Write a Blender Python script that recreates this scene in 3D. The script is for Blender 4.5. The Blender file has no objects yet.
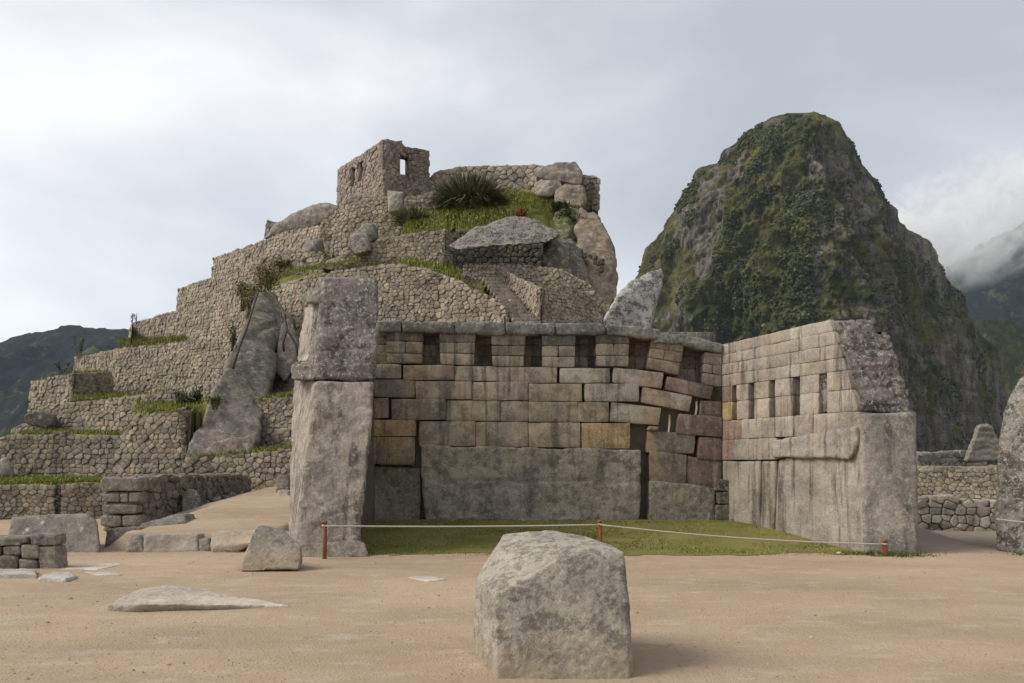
import bpy, bmesh, math, random
import numpy as np
from mathutils import Vector, Matrix, noise as mn
random.seed(7); np.random.seed(7)
S = bpy.context.scene
COL = S.collection
F = 820.0; HZ = 460.0; EYE = 1.6

# ------------------------------------------------------------------ camera
cd = bpy.data.cameras.new('camera'); cam = bpy.data.objects.new('camera', cd); COL.objects.link(cam)
cam.location = (0, 0, EYE); cam.rotation_euler = (math.radians(90), 0, 0)
cd.sensor_width = 36; cd.lens = 36 * F / 1024; cd.shift_y = (HZ - 341.5) / 1024
cd.clip_start = 0.1; cd.clip_end = 20000
S.camera = cam
S.render.resolution_x = 1024; S.render.resolution_y = 683

# ------------------------------------------------------------------ light
SUN_EL = 42; SUN_DIR = Vector((-0.98, -0.1, 0)).normalized()    # where the sun stands, in plan
w = bpy.data.worlds.new('World'); S.world = w; w.use_nodes = True
nt = w.node_tree; nt.nodes.clear()
def N(nt, t, **k):
    n = nt.nodes.new(t)
    for a, b in k.items(): setattr(n, a, b)
    return n
L = lambda nt, a, b: nt.links.new(a, b)
out = N(nt, 'ShaderNodeOutputWorld'); bg = N(nt, 'ShaderNodeBackground'); bg2 = N(nt, 'ShaderNodeBackground')
sky = N(nt, 'ShaderNodeTexSky', sky_type='NISHITA', sun_disc=False)
sky.sun_elevation = math.radians(SUN_EL); sky.sun_rotation = math.atan2(SUN_DIR.x, SUN_DIR.y)
L(nt, sky.outputs[0], bg.inputs[0]); bg.inputs[1].default_value = 0.09
tc = N(nt, 'ShaderNodeTexCoord'); mp = N(nt, 'ShaderNodeMapping'); mp.inputs['Scale'].default_value = (1, 1, 2.0)
mp.inputs['Location'].default_value = (0.35, 0.2, 0.0)
L(nt, tc.outputs['Generated'], mp.inputs[0])
n1 = N(nt, 'ShaderNodeTexNoise'); n1.inputs['Scale'].default_value = 2.1; n1.inputs['Detail'].default_value = 7; n1.inputs['Roughness'].default_value = .5
n1.inputs['Distortion'].default_value = .25
L(nt, mp.outputs[0], n1.inputs[0])
# whole overcast is brighter low on the left (east) and greyer to the upper right
sx = N(nt, 'ShaderNodeSeparateXYZ'); L(nt, tc.outputs['Generated'], sx.inputs[0])
g1 = N(nt, 'ShaderNodeMath', operation='MULTIPLY'); g1.inputs[1].default_value = -.34; L(nt, sx.outputs[0], g1.inputs[0])
g2 = N(nt, 'ShaderNodeMath', operation='MULTIPLY'); g2.inputs[1].default_value = -.45; L(nt, sx.outputs[2], g2.inputs[0])
g3 = N(nt, 'ShaderNodeMath', operation='ADD'); L(nt, g1.outputs[0], g3.inputs[0]); L(nt, g2.outputs[0], g3.inputs[1])
g4 = N(nt, 'ShaderNodeMath', operation='ADD'); L(nt, g3.outputs[0], g4.inputs[0]); g4.inputs[1].default_value = -.14
nm = N(nt, 'ShaderNodeMath', operation='MULTIPLY_ADD'); L(nt, n1.outputs[0], nm.inputs[0]); nm.inputs[1].default_value = 1.5; L(nt, g4.outputs[0], nm.inputs[2])
cr = N(nt, 'ShaderNodeValToRGB'); e = cr.color_ramp.elements
e[0].position = .2; e[0].color = (.285, .297, .32, 1); e[1].position = .82; e[1].color = (.57, .57, .565, 1)
m_ = cr.color_ramp.elements.new(.5); m_.color = (.39, .40, .418, 1)
L(nt, nm.outputs[0], cr.inputs[0]); L(nt, cr.outputs[0], bg2.inputs[0]); bg2.inputs[1].default_value = 1.0
mx = N(nt, 'ShaderNodeMixShader'); mx.inputs[0].default_value = .93
L(nt, bg.outputs[0], mx.inputs[1]); L(nt, bg2.outputs[0], mx.inputs[2]); L(nt, mx.outputs[0], out.inputs[0])
sd = bpy.data.lights.new('sun', 'SUN'); sun = bpy.data.objects.new('sun', sd); COL.objects.link(sun)
sd.energy = 1.8; sd.angle = math.radians(28); sd.color = (1, .94, .85)
dv = Vector((SUN_DIR.x * math.cos(math.radians(SUN_EL)), SUN_DIR.y * math.cos(math.radians(SUN_EL)), math.sin(math.radians(SUN_EL))))
sun.rotation_euler = dv.to_track_quat('Z', 'Y').to_euler()
S.view_settings.view_transform = 'Standard'; S.view_settings.look = 'None'
S.view_settings.exposure = 0.95; S.view_settings.gamma = 1
S.render.engine = 'CYCLES'
S.cycles.max_bounces = 5; S.cycles.volume_bounces = 3

# ------------------------------------------------------------------ helpers
def P(px, py, Y): return Vector(((px - 512) * Y / F, Y, EYE - (py - HZ) * Y / F))
def lerp(a, b, t): return a + (b - a) * t
def interp(x, xs, ys): return float(np.interp(x, xs, ys))
def tag(o, label=None, cat=None, group=None, kind=None):
    if label: o['label'] = label
    if cat: o['category'] = cat
    if group: o['group'] = group
    if kind: o['kind'] = kind
    return o
def empty(name, loc, label, cat, group=None):
    o = bpy.data.objects.new(name, None); COL.objects.link(o); o.location = loc; o.empty_display_size = .2
    return tag(o, label, cat, group)
class MB:
    """vertex / face collector with a per-vertex tint"""
    def __init__(s): s.v = []; s.f = []; s.c = []; s.m = []
    def add(s, vs, fs, tint=(.3, .3, .3), mat=0):
        b = len(s.v); s.v.extend([tuple(v) for v in vs]); s.c.extend([tint] * len(vs))
        for f in fs: s.f.append(tuple(i + b for i in f)); s.m.append(mat)
    def build(s, name, mats, parent=None, smooth=True, base=None):
        if not isinstance(mats, (list, tuple)): mats = [mats]
        a = np.array(s.v, float)
        if parent is not None: org = Vector(parent.location)
        elif base is not None: org = Vector(base)
        else:
            mnv = a.min(0); mxv = a.max(0); org = Vector(((mnv[0] + mxv[0]) / 2, (mnv[1] + mxv[1]) / 2, mnv[2]))
        a = a - np.array(org)
        me = bpy.data.meshes.new(name); me.from_pydata(a.tolist(), [], s.f); me.update()
        for m in mats: me.materials.append(m)
        me.polygons.foreach_set('material_index', s.m)
        if smooth: me.polygons.foreach_set('use_smooth', [True] * len(s.f))
        ca = me.color_attributes.new('tint', 'FLOAT_COLOR', 'POINT')
        ca.data.foreach_set('color', np.array([(c[0], c[1], c[2], 1) for c in s.c], float).ravel())
        o = bpy.data.objects.new(name, me); COL.objects.link(o)
        if parent is not None: o.parent = parent
        else: o.location = org
        return o
def jit(c, a=.12, h=.03):
    k = 1 + random.uniform(-a, a)
    return tuple(max(.01, x * k * (1 + random.uniform(-h, h))) for x in c)

# ------------------------------------------------------------------ materials
def newmat(name):
    m = bpy.data.materials.new(name); m.use_nodes = True; m.node_tree.nodes.clear(); return m, m.node_tree
def noise(nt, vec, scale, detail=4, rough=.55, dist=0):
    n = N(nt, 'ShaderNodeTexNoise'); n.inputs['Scale'].default_value = scale; n.inputs['Detail'].default_value = detail
    n.inputs['Roughness'].default_value = rough; n.inputs['Distortion'].default_value = dist
    if vec is not None: L(nt, vec, n.inputs[0])
    return n.outputs[0]
def ramp(nt, v, a, b, c0=(0, 0, 0, 1), c1=(1, 1, 1, 1)):
    r = N(nt, 'ShaderNodeValToRGB'); e = r.color_ramp.elements
    e[0].position = a; e[1].position = b; e[0].color = c0; e[1].color = c1; L(nt, v, r.inputs[0]); return r.outputs[0]
def mixc(nt, f, a, b, mode='MIX'):
    n = N(nt, 'ShaderNodeMix', data_type='RGBA', blend_type=mode, clamp_result=False)
    for s, v in ((n.inputs[0], f), (n.inputs[6], a), (n.inputs[7], b)):
        if hasattr(v, 'is_linked'): L(nt, v, s)
        elif isinstance(v, (int, float)): s.default_value = v
        else: s.default_value = (v[0], v[1], v[2], 1)
    return n.outputs[2]
def mth(nt, op, a, b):
    n = N(nt, 'ShaderNodeMath', operation=op)
    for s, v in zip(n.inputs, (a, b)):
        if hasattr(v, 'is_linked'): L(nt, v, s)
        else: s.default_value = v
    return n.outputs[0]
def finish(nt, colr, rough=.9, h=None, hs=1., dist=.02, spec=.2):
    b = N(nt, 'ShaderNodeBsdfPrincipled'); o = N(nt, 'ShaderNodeOutputMaterial')
    if hasattr(colr, 'is_linked'): L(nt, colr, b.inputs['Base Color'])
    else: b.inputs['Base Color'].default_value = (*colr, 1)
    b.inputs['Roughness'].default_value = rough; b.inputs['Specular IOR Level'].default_value = spec
    if h is not None:
        bm_ = N(nt, 'ShaderNodeBump'); bm_.inputs['Strength'].default_value = hs; bm_.inputs['Distance'].default_value = dist
        L(nt, h, bm_.inputs['Height']); L(nt, bm_.outputs[0], b.inputs['Normal'])
    L(nt, b.outputs[0], o.inputs[0]); return b
def stone_mat(name, pale=.3, dark=.3, streak=.0, moss=.2, sc=1., bump=.02, spot=.0, basedirt=0, ochre=0):
    m, nt = newmat(name)
    at = N(nt, 'ShaderNodeAttribute', attribute_name='tint'); tcn = N(nt, 'ShaderNodeTexCoord'); v = tcn.outputs['Object']
    geo = N(nt, 'ShaderNodeNewGeometry')
    c = at.outputs['Color']
    big = noise(nt, v, 1.1 * sc, 5, .6)
    c = mixc(nt, .75, c, ramp(nt, big, .3, .72, (.52, .52, .54, 1), (1.38, 1.34, 1.28, 1)), 'MULTIPLY')
    gr = noise(nt, v, 34 * sc, 4, .7)
    c = mixc(nt, .7, c, ramp(nt, gr, .32, .68, (.62, .62, .64, 1), (1.36, 1.35, 1.33, 1)), 'MULTIPLY')
    if streak:
        mp = N(nt, 'ShaderNodeMapping'); mp.inputs['Scale'].default_value = (1, 1, .09); L(nt, v, mp.inputs[0])
        st = noise(nt, mp.outputs[0], 5.5 * sc, 5, .62, .3)
        c = mixc(nt, mth(nt, 'MULTIPLY', ramp(nt, st, .52, .66), streak), c, (.075, .066, .06))
        mp2 = N(nt, 'ShaderNodeMapping'); mp2.inputs['Scale'].default_value = (1, 1, .12); mp2.inputs['Location'].default_value = (7, 3, 1); L(nt, v, mp2.inputs[0])
        st2 = noise(nt, mp2.outputs[0], 4.1 * sc, 4, .6, .2)
        c = mixc(nt, mth(nt, 'MULTIPLY', ramp(nt, st2, .56, .68), streak * .55), c, (.42, .385, .33))
    if ochre:
        mp4 = N(nt, 'ShaderNodeMapping'); mp4.inputs['Scale'].default_value = (1, 1, .13); mp4.inputs['Location'].default_value = (2.3, 0, 5); L(nt, v, mp4.inputs[0])
        c = mixc(nt, mth(nt, 'MULTIPLY', ramp(nt, noise(nt, mp4.outputs[0], 1.5, 4, .6, .2), .5, .66), ochre), c, (.36, .235, .115))
        c = mixc(nt, mth(nt, 'MULTIPLY', ramp(nt, noise(nt, mp4.outputs[0], 2.3, 3, .6, .2), .58, .7), ochre * .6), c, (.25, .15, .12))
    dk = noise(nt, v, 3.4 * sc, 9, .74, .2)
    c = mixc(nt, mth(nt, 'MULTIPLY', ramp(nt, dk, .48, .57), dark), c, (.06, .055, .05))
    pl = noise(nt, v, 12 * sc, 9, .8)
    c = mixc(nt, mth(nt, 'MULTIPLY', ramp(nt, pl, .53, .59), pale), c, (.46, .455, .42))
    if spot:
        vo = N(nt, 'ShaderNodeTexVoronoi'); vo.inputs['Scale'].default_value = 4.2; L(nt, v, vo.inputs[0])
        c = mixc(nt, mth(nt, 'MULTIPLY', ramp(nt, vo.outputs['Distance'], .12, .2, (1, 1, 1, 1), (0, 0, 0, 1)), spot), c, (.55, .54, .5))
    if moss:
        sp = N(nt, 'ShaderNodeSeparateXYZ'); L(nt, geo.outputs['Normal'], sp.inputs[0])
        mz = ramp(nt, sp.outputs[2], .45, .85); mo = ramp(nt, noise(nt, v, 1.9 * sc, 6, .7), .45, .6)
        c = mixc(nt, mth(nt, 'MULTIPLY', mth(nt, 'MULTIPLY', mz, mo), moss), c, (.11, .105, .045))
    if basedirt:
        sp = N(nt, 'ShaderNodeSeparateXYZ'); L(nt, v, sp.inputs[0])
        zz = mth(nt, 'ADD', sp.outputs[2], mth(nt, 'MULTIPLY', noise(nt, v, 5, 5, .7), .5))
        c = mixc(nt, mth(nt, 'MULTIPLY', ramp(nt, zz, .35, .7, (1, 1, 1, 1), (0, 0, 0, 1)), basedirt), c, (.40, .31, .19))
    h1 = noise(nt, v, 9 * sc, 10, .72); h2 = noise(nt, v, 60 * sc, 4, .7)
    h = mth(nt, 'ADD', h1, mth(nt, 'MULTIPLY', h2, .35))
    finish(nt, c, .93, h, 1, bump)
    return m
RUB = stone_mat('rubble stone', pale=.45, dark=.35, moss=.5, sc=.8, bump=.05)
ASH = stone_mat('ashlar granite', pale=.25, dark=.45, streak=.75, moss=.3, sc=1, bump=.018, ochre=.5)
WING = stone_mat('streaked granite', pale=.3, dark=.2, streak=.85, moss=.3, sc=1.1, bump=.03, ochre=.15)
LICH = stone_mat('lichened granite', pale=.9, dark=.85, streak=.1, moss=.1, sc=1.3, bump=.045)
MONO = stone_mat('weathered monolith', pale=.5, dark=.5, streak=.4, moss=.2, sc=1.0, bump=.045)
LICH2 = stone_mat('pale lichened granite', pale=.9, dark=.35, streak=.1, moss=0, sc=.8, bump=.045)
BOUL = stone_mat('boulder granite', pale=.6, dark=.55, moss=0, sc=1.9, bump=.03, basedirt=.7)
HROCK = stone_mat('hill rock', pale=.55, dark=.45, streak=.35, moss=.35, sc=.35, bump=.1)
PILL = stone_mat('pillar granite', pale=.6, dark=.38, streak=.8, moss=.1, sc=.95, bump=.035)
SPOT = stone_mat('spotted block', pale=.3, dark=.35, moss=0, sc=1.2, bump=.03, spot=.7)
DUSTY = stone_mat('dusty stone', pale=.25, dark=.08, moss=0, sc=1.5, bump=.02)

def simple(name, col, rough=.8, var=None, sc=3, bump=None, bs=8, metal=0):
    m, nt = newmat(name); tcn = N(nt, 'ShaderNodeTexCoord'); v = tcn.outputs['Object']
    c = mixc(nt, ramp(nt, noise(nt, v, sc, 6, .65), .35, .65), col, var or tuple(x * .6 for x in col))
    h = noise(nt, v, bs, 6, .7) if bump else None
    b = finish(nt, c, rough, h, 1, bump or .01); b.inputs['Metallic'].default_value = metal
    return m
def leafmat(name):
    m, nt = newmat(name); at = N(nt, 'ShaderNodeAttribute', attribute_name='tint'); g = N(nt, 'ShaderNodeNewGeometry')
    r = ramp(nt, g.outputs['Random Per Island'], 0, 1, (.55, .6, .5, 1), (1.5, 1.4, 1.3, 1))
    c = mixc(nt, 1., at.outputs['Color'], r, 'MULTIPLY')
    b = finish(nt, c, .75)
    return m
LEAF = leafmat('leaves and blades')
RUST = simple('rusty iron', (.33, .12, .05), .8, (.18, .06, .03), 30, .003, 60)
ROPE = simple('pale rope', (.5, .47, .4), .9, (.4, .36, .3), 50)
DARKM = simple('packed earth core', (.17, .145, .11), 1, (.11, .093, .07), 4)

# ------------------------------------------------------------------ ground
def sm(a, b, x): 
    t = np.clip((x - a) / (b - a), 0, 1); return t * t * (3 - 2 * t)
YB = 17.3
def gz(x, y):
    x = np.asarray(x, float); y = np.asarray(y, float)
    z = np.zeros(np.broadcast(x, y).shape)
    court = sm(13.9, 17.3, y) * sm(-4.0, -3.5, x) * (1 - sm(8, 9, x))
    z = z + .334 * court
    path = sm(14.62, 14.8, y) * sm(-7.3, -7.0, x) * (1 - sm(-4.35, -4.05, x)) + 0 * x
    path2 = sm(17.5, 20, y) * (1 - sm(-4.35, -4.05, x)) * sm(-9.5, -7, x)
    pm = np.maximum(path, path2)
    z = z + pm * (.28 + np.clip(y - 14.7, 0, 12) * .056)
    # rises gently on the right beyond the low wall, then drops into the gorge
    z = z + sm(20, 60, y) * 1.0 * sm(3, 8, x)
    r = np.hypot(x, y)
    z = z - np.clip(r - 75, 0, 400) * .75 * sm(70, 110, r)
    return z
def gzf(x, y): return float(gz(x, y))
def axis(lo, hi, st, far, n):
    d = list(np.arange(lo, hi + 1e-6, st)); g = np.geomspace(st * 2, far, n)
    return np.array(sorted([lo - t for t in g] + d + [hi + t for t in g]))
xs = axis(-14, 15, .14, 5000, 34); ys = axis(3, 26, .14, 5000, 34)
GX, GY = np.meshgrid(xs, ys); GZ = gz(GX, GY)
near = (np.abs(GX) < 16) & (GY > 1) & (GY < 28)
nz = np.zeros_like(GZ)
for i, j in zip(*np.where(near)):
    p = Vector((GX[i, j], GY[i, j], 0)); nz[i, j] = .02 * mn.noise(p * .55) + .008 * mn.noise(p * 2.1)
    dd = math.hypot(p.x - .33, (p.y - 6.65) * 1.1); nz[i, j] += .022 * max(0, 1 - abs(dd - .55) / .4) * (1 + .6 * mn.noise(p * 4))
GZ = GZ + nz
v = np.stack([GX, GY, GZ], -1).reshape(-1, 3); nx_ = len(xs); ny_ = len(ys)
me = bpy.data.meshes.new('ground')
idx = np.arange(nx_ * ny_).reshape(ny_, nx_)
fs = np.stack([idx[:-1, :-1], idx[:-1, 1:], idx[1:, 1:], idx[1:, :-1]], -1).reshape(-1, 4)
me.from_pydata(v.tolist(), [], fs.tolist()); me.polygons.foreach_set('use_smooth', [True] * len(fs))
m, nt = newmat('trodden dirt'); tcn = N(nt, 'ShaderNodeTexCoord'); vv = tcn.outputs['Object']
mp = N(nt, 'ShaderNodeMapping'); mp.inputs['Scale'].default_value = (.45, 1, 1); L(nt, vv, mp.inputs[0])
c = mixc(nt, ramp(nt, noise(nt, mp.outputs[0], .55, 8, .62, .3), .36, .66), (.44, .33, .222), (.33, .245, .165))
c = mixc(nt, ramp(nt, noise(nt, mp.outputs[0], 3.3, 8, .7), .52, .72), c, (.47, .385, .29))
c = mixc(nt, .5, c, ramp(nt, noise(nt, vv, 26, 6, .75), .3, .7, (.82, .82, .82, 1), (1.14, 1.14, 1.14, 1)), 'MULTIPLY')
vo = N(nt, 'ShaderNodeTexVoronoi'); vo.inputs['Scale'].default_value = 16; L(nt, vv, vo.inputs[0])
peb = ramp(nt, vo.outputs['Distance'], .1, .2, (1, 1, 1, 1), (0, 0, 0, 1))
c = mixc(nt, mth(nt, 'MULTIPLY', peb, .1), c, (.6, .5, .38))
sp = N(nt, 'ShaderNodeSeparateXYZ'); L(nt, vv, sp.inputs[0])
# greyer gravelly earth past the right wing; green valley floor in the distance
gx = mth(nt, 'MULTIPLY', ramp(nt, mth(nt, 'DIVIDE', sp.outputs[0], 10.), .68, .76), ramp(nt, mth(nt, 'DIVIDE', sp.outputs[1], 20.), .68, .78))
c = mixc(nt, mth(nt, 'MULTIPLY', gx, .75), c, (.27, .225, .185))
c = mixc(nt, ramp(nt, mth(nt, 'DIVIDE', sp.outputs[1], 100.), .24, .30), c, (.12, .11, .05))
h = mth(nt, 'ADD', mth(nt, 'ADD', noise(nt, vv, 5, 8, .7), mth(nt, 'MULTIPLY', noise(nt, vv, 40, 4, .7), .35)), mth(nt, 'MULTIPLY', peb, .25))
finish(nt, c, .95, h, 1, .03)
me.materials.append(m)
go = bpy.data.objects.new('ground', me); COL.objects.link(go); tag(go, kind='structure')

# grass court in the temple
gm, nt = newmat('mossy turf'); tcn = N(nt, 'ShaderNodeTexCoord'); vv = tcn.outputs['Object']
mp = N(nt, 'ShaderNodeMapping'); mp.inputs['Scale'].default_value = (.5, 1, 1); L(nt, vv, mp.inputs[0])
c = mixc(nt, ramp(nt, noise(nt, mp.outputs[0], 1.6, 8, .65), .35, .65), (.16, .16, .035), (.25, .225, .075))
c = mixc(nt, ramp(nt, noise(nt, mp.outputs[0], 4, 8, .78), .55, .68), c, (.28, .21, .12))
finish(nt, c, .95, noise(nt, vv, 45, 6, .75), 1, .03)
def sheet(name, poly, mat, dz, kind='structure', st=.15, edge=.12, zf=None):
    """ground sheet over a plan polygon, ragged edge"""
    xs = [p[0] for p in poly]; ys = [p[1] for p in poly]
    mb = MB(); grid = {}
    def inside(x, y):
        c = False; j = len(poly) - 1
        for i in range(len(poly)):
            xi, yi = poly[i]; xj, yj = poly[j]
            if (yi > y) != (yj > y) and x < (xj - xi) * (y - yi) / (yj - yi) + xi: c = not c
            j = i
        return c
    nx = int((max(xs) - min(xs)) / st) + 2; ny = int((max(ys) - min(ys)) / st) + 2
    vs = []; fs = []
    for j in range(ny):
        for i in range(nx):
            x = min(xs) + (i - .5) * st; y = min(ys) + (j - .5) * st
            p = Vector((x, y, 0))
            q = Vector((x + edge * mn.noise(p * 2.2), y + edge * mn.noise(p * 2.2 + Vector((9, 0, 0))), 0))
            ins = inside(q.x, q.y); z = gzf(x, y) + .02 * mn.noise(p * .55) + .008 * mn.noise(p * 2.1)
            vs.append((x + .3 * st * mn.noise(p * 9), y + .3 * st * mn.noise(p * 7), z + dz)); grid[(i, j)] = (len(vs) - 1, ins)
    for j in range(ny - 1):
        for i in range(nx - 1):
            q = [grid[(i, j)], grid[(i + 1, j)], grid[(i + 1, j + 1)], grid[(i, j + 1)]]
            if sum(t[1] for t in q) >= 3: fs.append([t[0] for t in q])
    mb.add(vs, fs); o = mb.build(name, mat); tag(o, kind=kind); return o
COURT = [(-2.75, 13.75), (-1, 13.9), (1, 13.6), (3, 13.75), (5.2, 13.95), (6.35, 13.6), (6.05, 14.6), (4.75, 17.4), (-4.2, 17.4), (-3.2, 15)]
sheet('lawn', COURT, gm, .006, st=.07, edge=.4)

# ------------------------------------------------------------------ stone generators
def clip(poly, nx, ny, d):
    """keep nx*x+ny*y<=d"""
    o = []; n = len(poly)
    for i in range(n):
        a = poly[i]; b = poly[(i + 1) % n]
        da = nx * a[0] + ny * a[1] - d; db = nx * b[0] + ny * b[1] - d
        if da <= 0: o.append(a)
        if (da < 0 < db) or (db < 0 < da):
            t = da / (da - db); o.append((a[0] + (b[0] - a[0]) * t, a[1] + (b[1] - a[1]) * t))
    return o
def chaikin(p, k=.22):
    o = []
    for i in range(len(p)):
        a = p[i]; b = p[(i + 1) % len(p)]
        o.append((lerp(a[0], b[0], k), lerp(a[1], b[1], k))); o.append((lerp(b[0], a[0], k), lerp(b[1], a[1], k)))
    return o
def cell_stone(mb, poly, fn, depth, gap, tint, bev=.35, mat=0, rnd=True, back=-.05, ck=.12, tilt=.15):
    """one stone from a polygon in wall space; fn(u,v,d)->3D"""
    if len(poly) < 3: return
    cx = sum(p[0] for p in poly) / len(poly); cy = sum(p[1] for p in poly) / len(poly)
    rad = sum(math.hypot(p[0] - cx, p[1] - cy) for p in poly) / len(poly)
    if rad < gap * 1.5: return
    if rnd: poly = chaikin(poly, ck)
    def inset(g): 
        k = max(.05, 1 - g / rad)
        return [(cx + (p[0] - cx) * k, cy + (p[1] - cy) * k) for p in poly]
    b = bev * rad; ta = random.uniform(-tilt, tilt); tb = random.uniform(-tilt, tilt)
    rings = [(inset(gap), back), (inset(gap), depth - b * .55), (inset(gap + b * .3), depth - b * .14), (inset(gap + b * .95), depth)]
    vs = []; n = len(poly)
    for r, d in rings:
        for p in r:
            dd = d
            if d > back: dd = d + (p[0] - cx) * ta + (p[1] - cy) * tb
            vs.append(fn(p[0], p[1], dd))
    vs.append(fn(cx, cy, depth + b * .08))
    fs = []
    for k in range(3):
        for i in range(n): fs.append((k * n + i, k * n + (i + 1) % n, (k + 1) * n + (i + 1) % n, (k + 1) * n + i))
    for i in range(n): fs.append((3 * n + i, 3 * n + (i + 1) % n, 4 * n))
    mb.add(vs, fs, tint, mat)
def voronoi(s0, s1, zb, zt, size, asp=1.35, holes=()):
    """cells between zb(s) and zt(s); yields (seed, polygon)"""
    seeds = []; lo = min(zb(s0 + (s1 - s0) * i / 40) for i in range(41)); hi = max(zt(s0 + (s1 - s0) * i / 40) for i in range(41))
    z = lo - size * .5; 
    while z < hi + size:
        rh = size * random.choice((.6, .8, .9, 1.05, 1.3)); s = s0 - random.random() * size
        while s < s1 + size:
            wd = size * asp * random.uniform(.45, 1.6)
            seeds.append((s + wd * .5 + random.uniform(-.1, .1) * size, z + rh * .5 + random.uniform(-.19, .19) * size)); s += wd
        z += rh
    big = [q for q in seeds if random.random() < .05]; far_ = []
    for q in seeds:
        if q in big or all((abs(q[0] - b_[0]) > size * 1.15 or abs(q[1] - b_[1]) > size * .95) for b_ in big): far_.append(q)
    seeds = far_
    B = {}; cs = size * 2.8
    for k, p in enumerate(seeds): B.setdefault((int(p[0] // cs), int(p[1] // cs)), []).append(k)
    for k, p in enumerate(seeds):
        if p[0] < s0 or p[0] > s1 or p[1] < zb(p[0]) or p[1] > zt(p[0]): continue
        if any(h[0] < p[0] < h[1] and h[2] < p[1] < h[3] for h in holes): continue
        R = size * 3.2; poly = [(p[0] - R, p[1] - R), (p[0] + R, p[1] - R), (p[0] + R, p[1] + R), (p[0] - R, p[1] + R)]
        bi, bj = int(p[0] // cs), int(p[1] // cs)
        for i in (-1, 0, 1):
            for j in (-1, 0, 1):
                for q in B.get((bi + i, bj + j), ()):
                    if q == k: continue
                    r = seeds[q]; nx, ny = r[0] - p[0], r[1] - p[1]
                    poly = clip(poly, nx, ny, nx * (p[0] + r[0]) / 2 + ny * (p[1] + r[1]) / 2)
                    if len(poly) < 3: break
        poly = clip(poly, -1, 0, -s0); poly = clip(poly, 1, 0, s1)
        e = size * .4
        a = (zt(p[0] + e) - zt(p[0] - e)) / (2 * e); poly = clip(poly, -a, 1, zt(p[0]) - a * p[0])
        a = (zb(p[0] + e) - zb(p[0] - e)) / (2 * e); poly = clip(poly, a, -1, -(zb(p[0]) - a * p[0]))
        for h in holes:
            if p[0] <= h[0] and h[2] - size < p[1] < h[3] + size: poly = clip(poly, 1, 0, h[0])
            elif p[0] >= h[1] and h[2] - size < p[1] < h[3] + size: poly = clip(poly, -1, 0, -h[1])
            elif p[1] >= h[3] and h[0] < p[0] < h[1]: poly = clip(poly, 0, -1, -h[3])
            elif p[1] <= h[2] and h[0] < p[0] < h[1]: poly = clip(poly, 0, 1, h[2])
        if len(poly) >= 3: yield p, poly
STONE = (.33, .283, .213)
def tints(base):
    r = random.random()
    if r < .2: return jit((base[0] * 1.2, base[1] * 1.2, base[2] * 1.18), .1)
    if r < .34: return jit((base[0] * .75, base[1] * .75, base[2] * .77), .12)
    if r < .40: return jit((base[0] * 1.06, base[1] * .97, base[2] * .85), .1)
    return jit(base, .14)
class Strip:
    """a wall strip through columns (px, ytop, ybot, depth)"""
    def __init__(s, cols, batter=.08):
        s.cols = cols; s.px = [c[0] for c in cols]; s.Y = [c[3] for c in cols]
        s.pts = [P(c[0], HZ, c[3]) for c in cols]
        s.zt = [P(c[0], c[1], c[3]).z for c in cols]; s.zb = [P(c[0], c[2], c[3]).z for c in cols]
        s.s = [0.]
        for a, b in zip(s.pts, s.pts[1:]): s.s.append(s.s[-1] + (b - a).length)
        s.nr = []
        for a, b in zip(s.pts, s.pts[1:]):
            d = (b - a).normalized(); n = Vector((d.y, -d.x, 0)); s.nr.append(n)
        s.batter = batter
    def ztop(s, u): return interp(u, s.s, s.zt)
    def zbot(s, u): return interp(u, s.s, s.zb)
    def fn(s, u, v, d):
        k = 0
        while k < len(s.nr) - 1 and u > s.s[k + 1]: k += 1
        t = (u - s.s[k]) / max(1e-6, s.s[k + 1] - s.s[k]); p = s.pts[k].lerp(s.pts[k + 1], t)
        dd = d - s.batter * (v - s.zbot(u))
        q = p + s.nr[k] * dd; return (q.x, q.y, v)
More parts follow.
